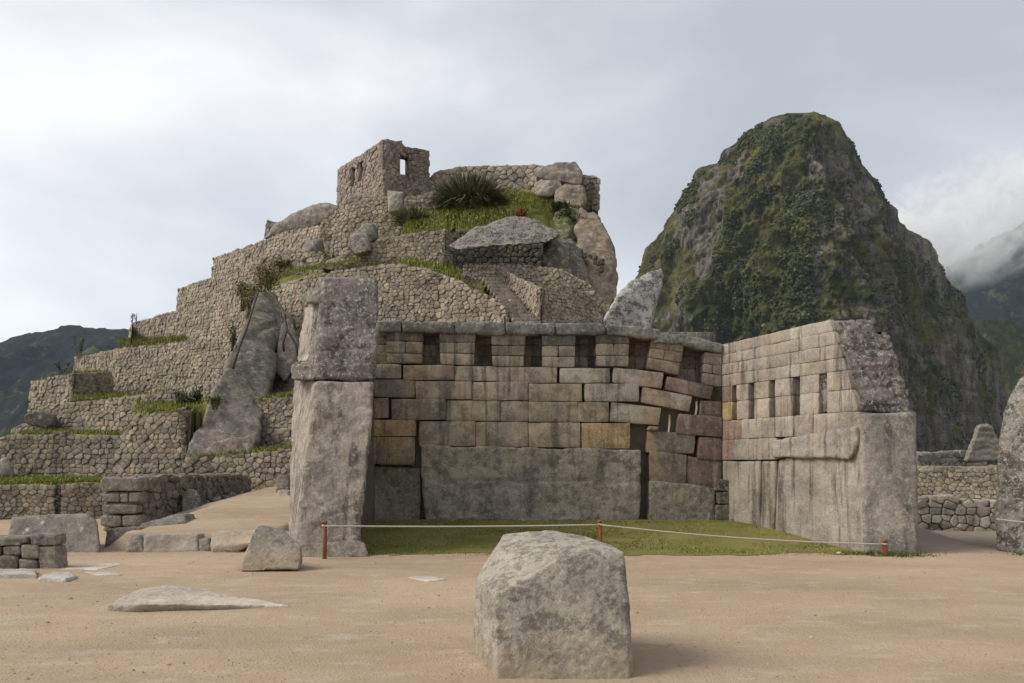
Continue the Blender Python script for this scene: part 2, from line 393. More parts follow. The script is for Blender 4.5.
def rubble(name, cols, label, cat='wall', group=None, size=.24, base=STONE, mat=None, thick=0, holes=(), depth=.08, asp=1.45, wob=.06, batter=.08, skirt=.3, parent=None):
    st = Strip(cols, batter); mb = MB()
    sd_ = random.random() * 50
    zt = lambda u: st.ztop(u) + wob * mn.noise(Vector((u * 1.6, sd_, 0))) + wob * .6 * mn.noise(Vector((u * 5, sd_, 3)))
    zb = lambda u: st.zbot(u) - skirt
    for p, poly in voronoi(-.1, st.s[-1] + .1, zb, zt, size, asp, holes):
        big = random.random() < .08
        cell_stone(mb, poly, st.fn, depth + random.uniform(-.03, .03), .003 + size * .022, tints(base), bev=.24, tilt=.16)
    # dark earth and mortar behind the faces, with thickness
    T = thick if thick else .07; M = max(6, int(st.s[-1] / .4)); us = sorted(set([st.s[-1] * i / M for i in range(M + 1)] + st.s + [h[0] for h in holes] + [h[1] for h in holes]))
    for a, b in zip(us, us[1:]):
        if b - a < 1e-4: continue
        mid = (a + b) / 2; spans = [(min(zb(a), zb(b)), None)]
        hs = [h for h in holes if h[0] <= mid <= h[1]]
        segs = []
        if hs: 
            h = hs[0]; segs = [((zb(a), zb(b)), (h[2], h[2])), ((h[3], h[3]), (zt(a) - .03, zt(b) - .03))]
        else: segs = [((zb(a), zb(b)), (zt(a) - .03, zt(b) - .03))]
        for lo, hi in segs:
            q = [st.fn(a, lo[0], 0), st.fn(b, lo[1], 0), st.fn(b, hi[1], 0), st.fn(a, hi[0], 0), st.fn(a, lo[0], -T), st.fn(b, lo[1], -T), st.fn(b, hi[1], -T), st.fn(a, hi[0], -T)]
            mb.add(q, [(0, 1, 2, 3), (5, 4, 7, 6), (3, 2, 6, 7), (4, 5, 1, 0), (4, 0, 3, 7), (1, 5, 6, 2)], (.1, .085, .065), 1)
    if thick:
        # back face stones, end faces and coping
        bk = lambda u, v, d: st.fn(u, v, -T + 2 * st.batter * (v - st.zbot(u)) - d)
        mb2 = MB()
        for p, poly in voronoi(0, st.s[-1], zb, zt, size * 1.4, asp, holes): cell_stone(mb2, poly, bk, depth, .015, tints(base), bev=.25)
        mb2.f = [tuple(reversed(f)) for f in mb2.f]; mb.add(mb2.v, mb2.f, base); mb.c[-len(mb2.v):] = mb2.c
        top = lambda u, v, d: (lambda q: (q[0], q[1], zt(min(max(u, 0), st.s[-1])) - .04 + d))(st.fn(min(max(u, 0.), st.s[-1]), zt(min(max(u, 0.), st.s[-1])), -v))
        for p, poly in voronoi(0, st.s[-1], lambda u: -.05, lambda u: T + .05, size * 1.2, asp): cell_stone(mb, poly, top, .06, .015, tints(base), bev=.25)
        for ue, sg in ((0, -1), (st.s[-1], 1)):
            d0 = (Vector(st.fn(ue, 0, 0)) - Vector(st.fn(ue, 0, -1))); side = Vector((d0.y, -d0.x, 0)).normalized() * -sg
            k = 0 if sg < 0 else -1; side = (st.pts[1] - st.pts[0]).normalized() * -1 if sg < 0 else (st.pts[-1] - st.pts[-2]).normalized()
            en = lambda a, v, d, ue=ue, side=side: tuple(Vector(st.fn(ue, v, -a)) + side * d)
            m3 = MB()
            for p, poly in voronoi(0, T, lambda a: zb(ue), lambda a: zt(ue), size, asp): cell_stone(m3, poly, en, .07, .012, tints(base), bev=.25)
            if sg > 0: m3.f = [tuple(f) for f in m3.f]
            else: m3.f = [tuple(reversed(f)) for f in m3.f]
            mb.add(m3.v, m3.f, base); 
            if m3.v: mb.c[-len(m3.v):] = m3.c
    o = mb.build(name, [mat or RUB, DARKM], parent=parent)
    if parent is None: tag(o, label, cat, group)
    return o, st

def remesh(o, voxel, smooth=2, sf=.6):
    m = o.modifiers.new('r', 'REMESH'); m.mode = 'VOXEL'; m.voxel_size = voxel
    if smooth:
        s2 = o.modifiers.new('s', 'SMOOTH'); s2.iterations = smooth; s2.factor = sf
    dg = bpy.context.evaluated_depsgraph_get(); me = bpy.data.meshes.new_from_object(o.evaluated_get(dg))
    o.modifiers.clear(); old = o.data; o.data = me; bpy.data.meshes.remove(old)
def rocky(name, parts, mat, tint, voxel=.05, smooth=3, amp=.04, sc=2., fine=.3, parent=None, tag_=None, ridged=0, hullp=True, seed=None, strata=None):
    """a rock from one or more point clouds (hulls, fused) with chipped, uneven faces"""
    bm = bmesh.new()
    for pts in parts:
        if isinstance(pts, tuple) and pts[0] == 'prism':
            front, back = pts[1], pts[2]; vf = [bm.verts.new(p) for p in front]; vb = [bm.verts.new(p) for p in back]
            n = len(vf); bm.faces.new(vf); bm.faces.new(list(reversed(vb)))
            for i in range(n): bm.faces.new((vf[i], vb[i], vb[(i + 1) % n], vf[(i + 1) % n]))
        else:
            b2 = bmesh.new()
            for p in pts: b2.verts.new(p)
            r = bmesh.ops.convex_hull(b2, input=b2.verts)
            bmesh.ops.delete(b2, geom=[g for g in r['geom_interior'] if isinstance(g, bmesh.types.BMVert)], context='VERTS')
            t = bpy.data.meshes.new('t'); b2.to_mesh(t); b2.free(); bm.from_mesh(t); bpy.data.meshes.remove(t)
    bmesh.ops.recalc_face_normals(bm, faces=bm.faces); bmesh.ops.triangulate(bm, faces=bm.faces)
    me = bpy.data.meshes.new(name); bm.to_mesh(me); bm.free()
    o = bpy.data.objects.new(name, me); COL.objects.link(o)
    remesh(o, voxel, smooth)
    me = o.data; n = len(me.vertices); co = np.empty(n * 3); me.vertices.foreach_get('co', co); co = co.reshape(-1, 3)
    nr = np.empty(n * 3); me.vertices.foreach_get('normal', nr); nr = nr.reshape(-1, 3)
    s0 = Vector((random.random() * 40, random.random() * 40, random.random() * 40)) if seed is None else Vector((seed, seed * 2, 0))
    for i in range(n):
        p = Vector(co[i]) * sc + s0
        d = mn.fractal(p, .9, 2.1, 4) * amp * .6
        q = mn.noise(p * .8 + Vector((5, 5, 5))); d += amp * .9 * (round(q * 3) / 3 - 0)* .6   # chipped facets
        if ridged: d -= ridged * max(0, 1 - abs(mn.noise(p * .5)) * 9)
        if strata: d -= strata[1] * max(0, 1 - abs(((co[i][2] + .06 * mn.noise(p * .7)) % strata[0]) - strata[0] / 2) * 22)
        d += amp * fine * mn.noise(p * 5)
        co[i] += nr[i] * d
    if parent is not None: org = np.array(parent.location)
    else: org = np.array([(co[:, 0].min() + co[:, 0].max()) / 2, (co[:, 1].min() + co[:, 1].max()) / 2, co[:, 2].min()])
    me.vertices.foreach_set('co', (co - org).ravel()); me.update()
    me.polygons.foreach_set('use_smooth', [True] * len(me.polygons))
    ca = me.color_attributes.new('tint', 'FLOAT_COLOR', 'POINT'); ca.data.foreach_set('color', np.tile(np.array([*tint, 1.]), (n, 1)).ravel())
    me.materials.clear(); me.materials.append(mat)
    if parent is not None: o.parent = parent
    else: o.location = org
    if tag_: tag(o, *tag_)
    return o
def PS(lst): return [P(*p) for p in lst]
def slab(outl, Y, dY, shift=(0, 0), lean=0):
    """front outline [(px,py[,Y])] pushed back by dY"""
    fr = [P(p[0], p[1], p[2] if len(p) > 2 else Y) for p in outl]
    return ('prism', fr, [q + Vector((shift[0], dY, shift[1])) for q in fr])

# ------------------------------------------------------------------ hill terraces
G = (.105, .12, .035)
W = {}
def terr(key, cols, label, **k):
    k['size'] = k.get('size', .25) * .6; k.setdefault('batter', .1)
    o, st = rubble('terrace_wall', cols, label, 'terrace wall', 'rubble terrace walls stepping up the hill', **k); W[key] = st; return o
# lowest wall at the left, split by the dark drain slot
terr('a', [(-160, 487, 524, 21.5), (0, 484, 522, 22), (51, 483.5, 521, 22.2)], 'lowest rubble terrace wall at the far left, left of its dark drain slot', size=.19)
terr('a2', [(65, 483.5, 521, 22.3), (107, 482, 520, 22.6), (150, 481, 516, 23)], 'lowest rubble terrace wall between its dark drain slot and the stacked block pier', size=.2)
terr('b', [(-160, 441, 478, 27), (0, 438, 477, 27), (12, 434, 476, 27), (60, 433, 479, 27), (118, 434, 481, 26.8), (134, 416, 481, 26.6), (187, 409, 484, 26.2), (191, 409, 484, 27.2)], 'long rubble terrace wall above the grassy strip, ending at a corner by the leaning slab')
terr('c', [(12, 430, 436, 31.5), (57, 403, 434, 31), (118, 397, 434, 30), (150, 393, 414, 29.5), (176, 391, 410, 29), (186, 391, 410, 30.6)], 'low rubble wall right of the dark overhanging rock, second terrace up')
terr('d', [(30, 380, 420, 35), (50, 376, 412, 34.5), (72, 372.5, 405, 34), (113, 371, 399, 36.6)], 'projecting square terrace corner crowned with grass, furthest left on the slope')
terr('e', [(75, 357, 378, 39.8), (113, 348, 394, 38), (158, 343, 394, 36.5), (187, 341, 396, 35.5), (228, 332, 400, 34), (262, 326, 400, 33)], 'broad rubble wall left of the leaning slab under the grassy bank')
terr('f', [(129, 323, 352, 47), (176, 309, 347, 44), (228, 296, 340, 40.5), (262, 284, 332, 38.5)], 'rubble terrace wall with the yellow grassy bank at its foot, fourth tier up', size=.28)
terr('g', [(177, 288, 314, 50), (211, 276, 306, 47.5), (262, 262, 294, 43.5)], 'rubble wall just left of the tall yellow green shrub on the skyline', size=.28)
terr('h', [(212, 257, 282, 54), (253, 243, 272, 51), (282, 231, 264, 49), (319, 224, 257, 47), (331, 206, 254, 47), (345, 197, 252, 46.5), (385, 193, 246, 46), (402, 197, 242, 46), (432, 190, 228, 46), (446, 188, 215, 46)], 'highest long rubble wall climbing to the ruined building', size=.32)
terr('r1', [(185, 457, 489, 24.6), (230, 454, 489, 24.5), (297, 448, 489, 24.2)], 'low rubble wall at the foot of the leaning slab beside the path', size=.24)
terr('r2', [(232, 404, 458, 27.6), (250, 399, 456, 27.5), (298, 394, 452, 27)], 'grass topped rubble wall between the leaning slab and the tall temple pillar', size=.24)
terr('r3', [(272, 347, 398, 31), (297, 342, 396, 30.5), (350, 340, 394, 30)], 'rubble wall right of the slab, middle tier behind the pillar', size=.24)
terr('r4', [(258, 288, 347, 36), (304, 276, 347, 34), (329, 270, 344, 33), (395, 261, 340, 32), (440, 272, 338, 31.5), (457, 279, 338, 31), (490, 297, 338, 30.5), (505, 308, 338, 30.0)], 'large rubble wall of small pale stones rising behind the temple, left of the stairs', size=.25)
terr('b2', [(337, 258, 272, 37), (350, 250, 268, 37), (384, 237, 264, 37), (445, 228, 264, 36.5), (452, 231, 270, 37.4)], 'short rubble wall holding the grass under the dark tussock', size=.24)
terr('c2', [(258, 262, 279, 41.2), (276, 249, 274, 41), (324, 252, 273, 40), (332, 256, 273, 40.8)], 'small isolated rubble ledge wall beside the tall yellow green shrub', size=.3)
terr('top', [(428, 179, 202, 50), (434, 171, 202, 50), (455, 166, 196, 50), (470, 165.5, 192, 50), (532, 163.5, 188, 49), (548, 166, 188, 48), (598, 176, 212, 47)], 'summit wall of larger stones along the skyline', size=.5, base=(.3, .26, .2))
terr('u1', [(463, 264, 284, 34.5), (500, 262, 282, 34.5), (560, 268, 292, 34), (590, 284, 306, 33.6), (609, 304, 325, 33.4)], 'rubble wall directly under the overhanging rock', size=.24)
terr('m', [(438, 236, 270, 39.6), (446, 232, 268, 39.8), (500, 226, 268, 40), (545, 232, 272, 39.6), (600, 258, 296, 37)], 'rough wall in the hollow under the overhanging rock, its stones painted dark as shade', size=.4, base=(.1, .085, .065))  # shade under the overhang is put into the dark stone colour
terr('u2', [(497, 268, 334, 35.0), (518, 279, 334, 32.4), (539, 288, 334, 30.3), (575, 284, 334, 31), (600, 302, 334, 32), (614, 318, 334, 33)], 'rubble wall to the right of the stone stairs', size=.2)

# stepped body of the hill behind the walls, one loft over columns of sight
order = ['a', 'a2', 'r1', 'b', 'r2', 'c', 'r3', 'r4', 'u2', 'd', 'e', 'u1', 'm', 'b2', 'f', 'c2', 'g', 'h', 'top']
cols = np.concatenate([np.arange(-160, 632, 2.)]); prof = []
for px in cols:
    pr = [(20.6 + 0.0 * px, -1.2)]; lastY, lastz = 20.6, -1.2
    seg = []
    for k in order:
        st = W[k]
        if st.px[0] + 2 * (st.px[0] > 0) <= px <= st.px[-1] - (5 if k == 'top' else 0):
            Y = interp(px, st.px, st.Y); zt_ = interp(px, st.px, st.zt); zb_ = interp(px, st.px, st.zb); seg.append((k, Y, zb_, zt_))
    seg.sort(key=lambda t: t[1]); d = {t[0]: t for t in seg}
    # fixed slots so that the loft stays regular: slot i holds the i-th wall of the fixed order, or nothing
    row = []
    for k in order:
        if k in d and d[k][1] > lastY - .2:
            _, Y, zb_, zt_ = d[k]; H = zt_ - zb_
            row += [(Y + .1, zb_ - .05), (Y + .14 + .1 * H, zt_ - .07)]; lastY, lastz = Y + .14 + .1 * H, zt_ - .07
        else:
            st = W[k]; e_ = None
            if 0 < st.px[0] + 3 - px <= 14: e_ = st.Y[0]
            elif 0 < px - st.px[-1] + 5 <= 14: e_ = st.Y[-1]
            if e_ and e_ + .12 > lastY and e_ - lastY < 9: lastY = e_ + .12
            row += [(lastY + .002, lastz), (lastY + .004, lastz)]; lastY += .004
    row = [(20.6, -1.2)] + row
    # back of the hill
    row += [(lastY + 4, lastz - .3), (lastY + 16, lastz - 9), (lastY + 45, -40)]
    prof.append(row)
vs = []; K = len(prof[0])
# densify along the profile
SUB = 4
for c_, row in zip(cols, prof):
    for i in range(K - 1):
        for s_ in range(SUB):
            t = s_ / SUB; Y = lerp(row[i][0], row[i + 1][0], t); z = lerp(row[i][1], row[i + 1][1], t)
            x = (c_ - 512) * Y / F; p = Vector((x, Y, z)); k = 0 if s_ == 0 else min(1., (row[i + 1][0] - row[i][0]) / 2)
            vs.append((x, Y, z + k * .22 * mn.fractal(p * .7, 1, 2, 3)))
    Y, z = row[-1]; vs.append(((c_ - 512) * Y / F, Y, z))
KK = (K - 1) * SUB + 1; fs = []
for i in range(len(cols) - 1):
    for j in range(KK - 1): fs.append((i * KK + j, (i + 1) * KK + j, (i + 1) * KK + j + 1, i * KK + j + 1))
HM, nt = newmat('hill turf and earth'); tcn = N(nt, 'ShaderNodeTexCoord'); vv = tcn.outputs['Object']; geo = N(nt, 'ShaderNodeNewGeometry')
gcol = mixc(nt, ramp(nt, noise(nt, vv, .8, 6, .65), .4, .62), (.13, .165, .03), (.26, .225, .07))
gcol = mixc(nt, .6, gcol, ramp(nt, noise(nt, vv, 9, 6, .75), .3, .7, (.6, .6, .6, 1), (1.4, 1.35, 1.2, 1)), 'MULTIPLY')
rc = mixc(nt, ramp(nt, noise(nt, vv, 3, 8, .7), .35, .65), (.25, .205, .15), (.1, .085, .06))
sp = N(nt, 'ShaderNodeSeparateXYZ'); L(nt, geo.outputs['Normal'], sp.inputs[0])
az = mth(nt, 'ABSOLUTE', sp.outputs[2], 0)
c = mixc(nt, ramp(nt, mth(nt, 'ADD', az, mth(nt, 'MULTIPLY', noise(nt, vv, 2, 5, .7), .3)), .48, .62), rc, gcol)
finish(nt, c, .95, noise(nt, vv, 11, 8, .8), 1, .12)
mb = MB(); mb.add(vs, fs); ho = mb.build('hill', HM, smooth=False); tag(ho, kind='structure')

# dark drain slot
mb = MB(); 
for a, b in ((49, 67),):
    q = [P(a, 485, 22.34), P(b, 485, 22.34), P(b, 521, 22.34), P(a, 521, 22.34)]
    mb.add(q + [x + Vector((0, .15, 0)) for x in q], [(0, 1, 2, 3), (7, 6, 5, 4), (0, 4, 5, 1), (1, 5, 6, 2), (2, 6, 7, 3), (3, 7, 4, 0)], (.08, .08, .075))
o = mb.build('slot_shade_slab', LICH, smooth=False); tag(o, 'upright backing slab painted dark as the shade in the narrow slot of the lowest terrace wall', 'shade backing')

# ------------------------------------------------------------------ stairs on the hill
sroot = empty('stone_stairs', P(520, 326, 30), 'narrow stone stairs climbing left up the hill behind the temple', 'stairs')
nst = 13
for i in range(nst):
    t = i / (nst - 1); px0 = lerp(515, 483, t); px1 = lerp(541, 500, t); y1 = lerp(321, 277, t); Y = lerp(29.4, 33.2, t)
    mb = MB(); a = P(px0, y1, Y); b = P(px1, y1, Y + .1); hh = .24
    u = (b - a); u.z = 0; wd = u.length; u.normalize(); n_ = Vector((u.y, -u.x, 0))
    k = 0; x = 0
    while x < wd - .05:
        l = min(wd - x, random.uniform(.35, .6)); 
        poly = [(x, -.22), (x + l, -.22), (x + l, 0), (x, 0)]
        fn = lambda s, v_, d, a=a, u=u, n_=n_: tuple(a + u * s + n_ * (d - .35) + Vector((0, 0, v_)))
        cell_stone(mb, poly, fn, .35, .008, tints((.27, .23, .18)), bev=.12, back=-.25, tilt=.03, rnd=False)
        # tread on top
        fn2 = lambda s, v_, d, a=a, u=u, n_=n_: tuple(a + u * s - n_ * v_ + Vector((0, 0, d - .05)))
        cell_stone(mb, [(x, .0), (x + l, .0), (x + l, .5), (x, .5)], fn2, .05, .008, tints((.38, .33, .26)), bev=.1, tilt=.02, rnd=False)
        x += l
    mb.build('step', RUB, parent=sroot)

# ------------------------------------------------------------------ ruined building on the summit
broot = empty('ruined_building', P(384, 190, 48), 'roofless stone building on top of the hill', 'building')
def hole(st, px0, px1, y0, y1):
    us = []
    for px in (px0, px1):
        # intersect ray with the strip
        for k in range(len(st.pts) - 1):
            if st.px[k] <= px <= st.px[k + 1]:
                a, b = st.pts[k], st.pts[k + 1]; r = (px - 512) / F
                t = (r * a.y - a.x) / ((b.x - a.x) - r * (b.y - a.y)); us.append((st.s[k] + t * (b - a).length, lerp(a.y, b.y, t)))
    Y = (us[0][1] + us[1][1]) / 2
    return (us[0][0], us[1][0], EYE - (y1 - HZ) * Y / F, EYE - (y0 - HZ) * Y / F)
cl = [(338, 168.5, 206, 52.6), (384, 139, 196, 48)]
cf = [(384, 139, 196, 48), (401, 140, 195, 48.6), (406, 146, 195, 48.9), (428.5, 150, 195, 49.7)]
sl = Strip(cl); sf = Strip(cf)
BST = (.29, .245, .2)
o, _ = rubble('side_wall', cl, None, size=.2, base=BST, thick=.5, holes=[hole(sl, 350.5, 354.5, 167.5, 186), hole(sl, 358.5, 362.5, 162, 181)], parent=broot, asp=1.9, batter=.03)
o, _ = rubble('front_wall', cf, None, size=.2, base=(.25, .21, .17), thick=.5, holes=[hole(sf, 400.5, 409, 156, 175)], parent=broot, asp=1.9, batter=.03)
lb = P(404.5, 155.2, 48.3); 
# small skyline ruin
rubble('ruin_wall', [(266, 219.5, 240, 50.5), (281, 223, 240, 50)], 'tiny dark ruin stub on the skyline beside the pale rock slab', 'wall', size=.3, thick=.4, base=(.2, .18, .15))

# ------------------------------------------------------------------ rocks on the hill
RK = (.28, .25, .21)
rocky('leaning_rock', [PS([(184, 464, 25.2), (190, 440, 25.4), (212, 395, 26.8), (236, 340, 29.5), (257, 296, 32.3), (266, 287, 33), (279, 293, 33.2), (285, 318, 32.4), (279, 350, 30.6), (264, 385, 28.4), (258, 440, 26.2), (253, 460, 25.6), (225, 466, 25.2),
    (200, 470, 27), (240, 400, 31), (270, 300, 35), (280, 350, 33), (262, 450, 28)])], HROCK, (.255, .222, .185), .09, 1, .13, .8, .25, tag_=('huge smooth grey brown slab leaning diagonally against the terraces', 'rock'), ridged=.12)
rocky('boulder', [PS([(190, 466, 24.9), (215, 440, 25.0), (250, 436, 25.1), (254, 446, 25), (251, 462, 24.9), (225, 468, 24.8), (200, 460, 26.5), (250, 450, 26.5)])], HROCK, (.27, .222, .18), .07, 1, .06, 1.4, tag_=('dark rounded boulder at the foot of the huge leaning slab', 'rock'))
rocky('boulder', [PS([(280, 322, 30.6), (292, 316, 30.6), (298, 330, 30.5), (300, 365, 30.3), (284, 385, 30.2), (274, 372, 30.3), (282, 350, 32), (298, 345, 32)])], HROCK, (.24, .2, .175), .09, 2, .08, 1.2, tag_=('tall brown boulder wedged between the leaning slab and the tall pillar', 'rock'))
rocky('boulder', [PS([(23, 415, 30), (40, 410, 30), (56, 416, 30), (57, 426, 30), (42, 428, 30), (26, 424, 30), (30, 418, 32), (55, 420, 32), (45, 412, 31.5)])], HROCK, (.12, .105, .09), .08, 2, .08, 1.5, tag_=('dark flat rock jutting out at the left end of the terraces', 'rock'))
rocky('boulder', [PS([(-8, 462, 25), (6, 456, 25), (13, 466, 25), (14, 476, 25), (-8, 478, 25), (0, 462, 26.3), (12, 474, 26.3)])], HROCK, (.36, .33, .3), .07, 2, .06, 1.5, tag_=('pale rounded rock on the grassy strip at the left edge', 'rock'))
rocky('overhanging_rock', [PS([(447, 246, 34.0), (476, 228, 34.6), (513, 216, 35.5), (538, 219, 35.5), (560, 236, 34.8), (547, 243, 34.2), (495, 246, 33.6), (455, 250, 33.8),
    (480, 240, 38), (550, 232, 38), (515, 218, 38)])], LICH, (.23, .21, .18), .07, 1, .11, 1.5, tag_=('big grey lens shaped rock overhanging a dark hollow', 'rock'))
def hr(pts, dY, tint, label, vox=.13, amp=.13, sc=.9, name='boulder', **k):
    f_ = PS(pts); c_ = sum(f_, Vector()) / len(f_); b_ = [c_ + (q - c_) * .8 + Vector((0, dY, 0)) for q in f_]; m_ = [c_ + (q - c_) * .55 + Vector((random.uniform(-.1, .1) * dY, -dY * .1, .08 * dY)) for q in f_]
    return rocky(name, [f_ + b_ + m_], HROCK, tint, vox * .65, 1, amp, sc * 1.3, tag_=(label, 'rock'), **k)
hr([(263, 239, 50.3), (270, 228, 50.3), (292, 214, 50), (318, 207, 49.5), (326, 202, 49), (337, 205, 48.6), (334, 218, 48.6), (300, 232, 49.6)], 2.5, (.34, .31, .27), 'long pale smooth rock slab on the skyline left of the ruined building')
hr([(347, 247, 36.6), (350, 236, 36.7), (358, 228, 37), (368, 234, 36.8), (371, 250, 36.4), (356, 254, 36.4)], 1.2, (.24, .22, .2), 'upright pointed boulder on the middle terrace', .08, .08, 1.5)
hr([(358, 233, 38), (361, 222, 38.2), (374, 223, 38.2), (377, 238, 38), (368, 244, 38)], 1.2, (.26, .24, .21), 'square grey boulder behind the upright pointed one', .08, .08, 1.5)
hr([(321, 268, 39.6), (328, 260, 39.6), (346, 255, 39.2), (344, 264, 39.2), (334, 270, 39.2)], 1.2, (.24, .21, .17), 'wedge shaped rock lying beside the small ledge wall', .08, .08, 1.5)
hr([(387, 190, 45), (404, 192, 44.8), (402, 210, 44.6), (388, 213, 44.6)], 1, (.33, .3, .25), 'pale square rock in the wall under the ruined building', .1, .08, 1.2)
hr([(300, 262, 40), (305, 240, 42), (322, 238, 42), (322, 252, 41.5)], 1, (.24, .21, .17), 'brown rock above the small ledge wall', .1, .08, 1.2)
hr([(534, 186, 45.2), (541, 179, 45.4), (560, 181, 45.3), (566, 188, 45), (552, 196, 44.7), (538, 196, 44.8)], 2, (.33, .29, .24), 'flat pale slab on the grass near the summit, leftmost of the summit rocks')
hr([(535, 172, 47), (545, 165, 47.2), (575, 162, 47), (583, 172, 46.6), (581, 185, 46), (560, 182, 46.2), (537, 178, 46.6)], 2.5, (.28, .24, .2), 'topmost brown boulder of the hill')
hr([(555, 190, 44.8), (566, 184, 45), (584, 186, 45), (587, 200, 44.6), (582, 218, 44), (566, 220, 43.8), (554, 207, 44.2)], 2.5, (.32, .25, .18), 'tawny boulder between the green bank and the cliff, below the topmost one')
hr([(580, 207, 43.0), (597, 212, 42.5), (604, 230, 41.5), (613, 251, 40), (618.5, 274, 38.5), (616, 296, 37), (606, 307, 36), (588, 298, 36), (577, 262, 38), (573, 225, 41)], 4.5, (.28, .215, .15), 'tall tawny cliff forming the right edge of the hill', .16, .22, .5, 'cliff', ridged=.15)
hr([(540, 262, 35.5), (548, 240, 36.5), (570, 238, 37.5), (586, 262, 37), (590, 290, 36), (570, 284, 35.5)], 3, (.19, .165, .13), 'dark mossy outcrop under the right end of the overhanging rock', .13, .2, .8, 'outcrop')
hr([(556, 246, 39), (556, 205, 42.5), (584, 212, 43), (588, 262, 40), (570, 262, 39)], 3, (.13, .14, .06), 'green overgrown rock bank beside the tawny cliff', .13, .25, .8, 'outcrop')
# pale leaning slab right behind the temple
rocky('leaning_rock', [PS([(603, 322, 24), (606, 312, 24), (613, 302, 24), (630, 280, 24.6), (661, 268, 25), (664, 275, 25), (655, 304, 24.6), (648, 332, 24.2), (610, 332, 24), (625, 300, 26), (662, 275, 26.5), (650, 330, 26)])],
      LICH, (.46, .45, .41), .045, 1, .06, 1.6, tag_=('pale lichened slab tilted up behind the right part of the back wall', 'rock'))

# ------------------------------------------------------------------ temple back wall
TY = YB
def TP(px, py, d=0): return P(px, py, TY) + Vector((0, -d, 0))
tfn = lambda u, v, d: (u, TY - d, v)
def w2(px, py): q = P(px, py, TY); return (q.x, q.z)
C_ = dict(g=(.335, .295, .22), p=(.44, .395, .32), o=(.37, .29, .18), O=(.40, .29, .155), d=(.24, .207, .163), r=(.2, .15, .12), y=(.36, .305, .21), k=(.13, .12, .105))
troot = empty('temple_back_wall', P(550, 520, TY + .5), 'frontal stone wall of the ruined temple with a row of dark niches', 'temple wall')
def ashlar(mb, poly, fn, depth, tint, back=-.2, gap=.004, bev=.02, wob=.006, cuts=4):
    """cut block: outline slightly worn, edges eased by bev metres"""
    n = len(poly); pts = []
    for i in range(n):
        a, b = poly[i], poly[(i + 1) % n]
        for k in range(cuts):
            t = k / cuts; 
            pts.append((lerp(a[0], b[0], t) + (random.uniform(-wob, wob)), lerp(a[1], b[1], t) + random.uniform(-wob, wob), k == 0))
    cx = sum(p[0] for p in poly) / n; cy = sum(p[1] for p in poly) / n
    mnx = min(p[0] for p in poly); mxx = max(p[0] for p in poly); mny = min(p[1] for p in poly); mxy = max(p[1] for p in poly)
    hw = (mxx - mnx) / 2; hh = (mxy - mny) / 2
    def ins(g): 
        kx = max(.1, 1 - g / hw); ky = max(.1, 1 - g / hh); return [(cx + (p[0] - cx) * kx, cy + (p[1] - cy) * ky) for p in pts]
    def cs(r):
        o = list(r)
        for i, p in enumerate(pts):
            if p[2]: o[i] = (lerp(r[i][0], cx, .02 * 0 + bev * .35 / hw), lerp(r[i][1], cy, bev * .35 / hh))
        return o
    ta = random.uniform(-.012, .012); tb = random.uniform(-.012, .012); depth += random.uniform(-.008, .008)
    rings = [(cs(ins(gap)), back), (cs(ins(gap)), depth - bev * .8), (cs(ins(gap + bev * .35)), depth - bev * .25), (ins(gap + bev), depth), (ins(gap + min(hw, hh) * .5), depth + .004)]
    vs = []; N_ = len(pts)
    for r, d in rings:
        for p in r: vs.append(fn(p[0], p[1], d + (0 if d == back else (p[0] - cx) * ta + (p[1] - cy) * tb)))
    vs.append(fn(cx, cy, depth + .004)); fs = []
    R = len(rings)
    for k in range(R - 1):
        for i in range(N_): fs.append((k * N_ + i, k * N_ + (i + 1) % N_, (k + 1) * N_ + (i + 1) % N_, (k + 1) * N_ + i))
    for i in range(N_): fs.append(((R - 1) * N_ + i, (R - 1) * N_ + (i + 1) % N_, R * N_))
    mb.add(vs, fs, tint)
def blk(mb, q, key, depth=.0, back=-.5, bev=.007, gap=.002, mapf=w2, fn=tfn, jt=.1, **k):
    if len(q) == 4 and not isinstance(q[0], (tuple, list)): x0, x1, y0, y1 = q; q = [(x0, y1), (x1, y1), (x1, y0), (x0, y0)]
    ashlar(mb, [mapf(*p) for p in q], fn, depth, jit(C_[key] if isinstance(key, str) else key, jt), back, gap, bev, **k)
# courses of cut blocks (px0,px1,y0,y1,colour) measured course by course
mb = MB()
for x0, x1, y0, y1, k in [(358, 376, 364, 378, 'g'), (376, 401, 364.2, 378.3, 'g'), (403, 455, 365, 380, 'y'), (455, 496, 366, 381, 'g'), (496, 557, 367, 383, 'g'), (559.5, 610, 368, 383, 'p'),
    (358, 373, 379, 397, 'g'), (373, 414.5, 379.5, 397.5, 'd'), (415.5, 472, 381, 399.5, 'y'), (472.3, 528, 382, 400.3, 'g'), (528.3, 582, 383.5, 401.3, 'y'), (584.5, 639, 383.5, 401.5, 'p'),
    (362, 388, 398, 418, 'y'), (391.5, 446, 399, 419.8, 'd'), (446.3, 500, 400.2, 420.8, 'g'), (500.3, 528, 401, 421.4, 'g'), (528.3, 578, 401.6, 421.9, 'y'), (578, 609, 402, 422, 'y'),
    (360, 415.5, 419.5, 436.5, 'O'), (360, 376, 437, 464.5, 'y'), (376, 414.5, 437, 464.5, 'o'),
    (419, 475.5, 421, 446, 'g'), (475.8, 528, 421.8, 446.8, 'g'), (528.3, 580.5, 422.4, 447.5, 'y'), (581.5, 630, 423, 448.8, 'O')]:
    blk(mb, (x0, x1, y0, y1), k)
mb.build('masonry', ASH, parent=troot)
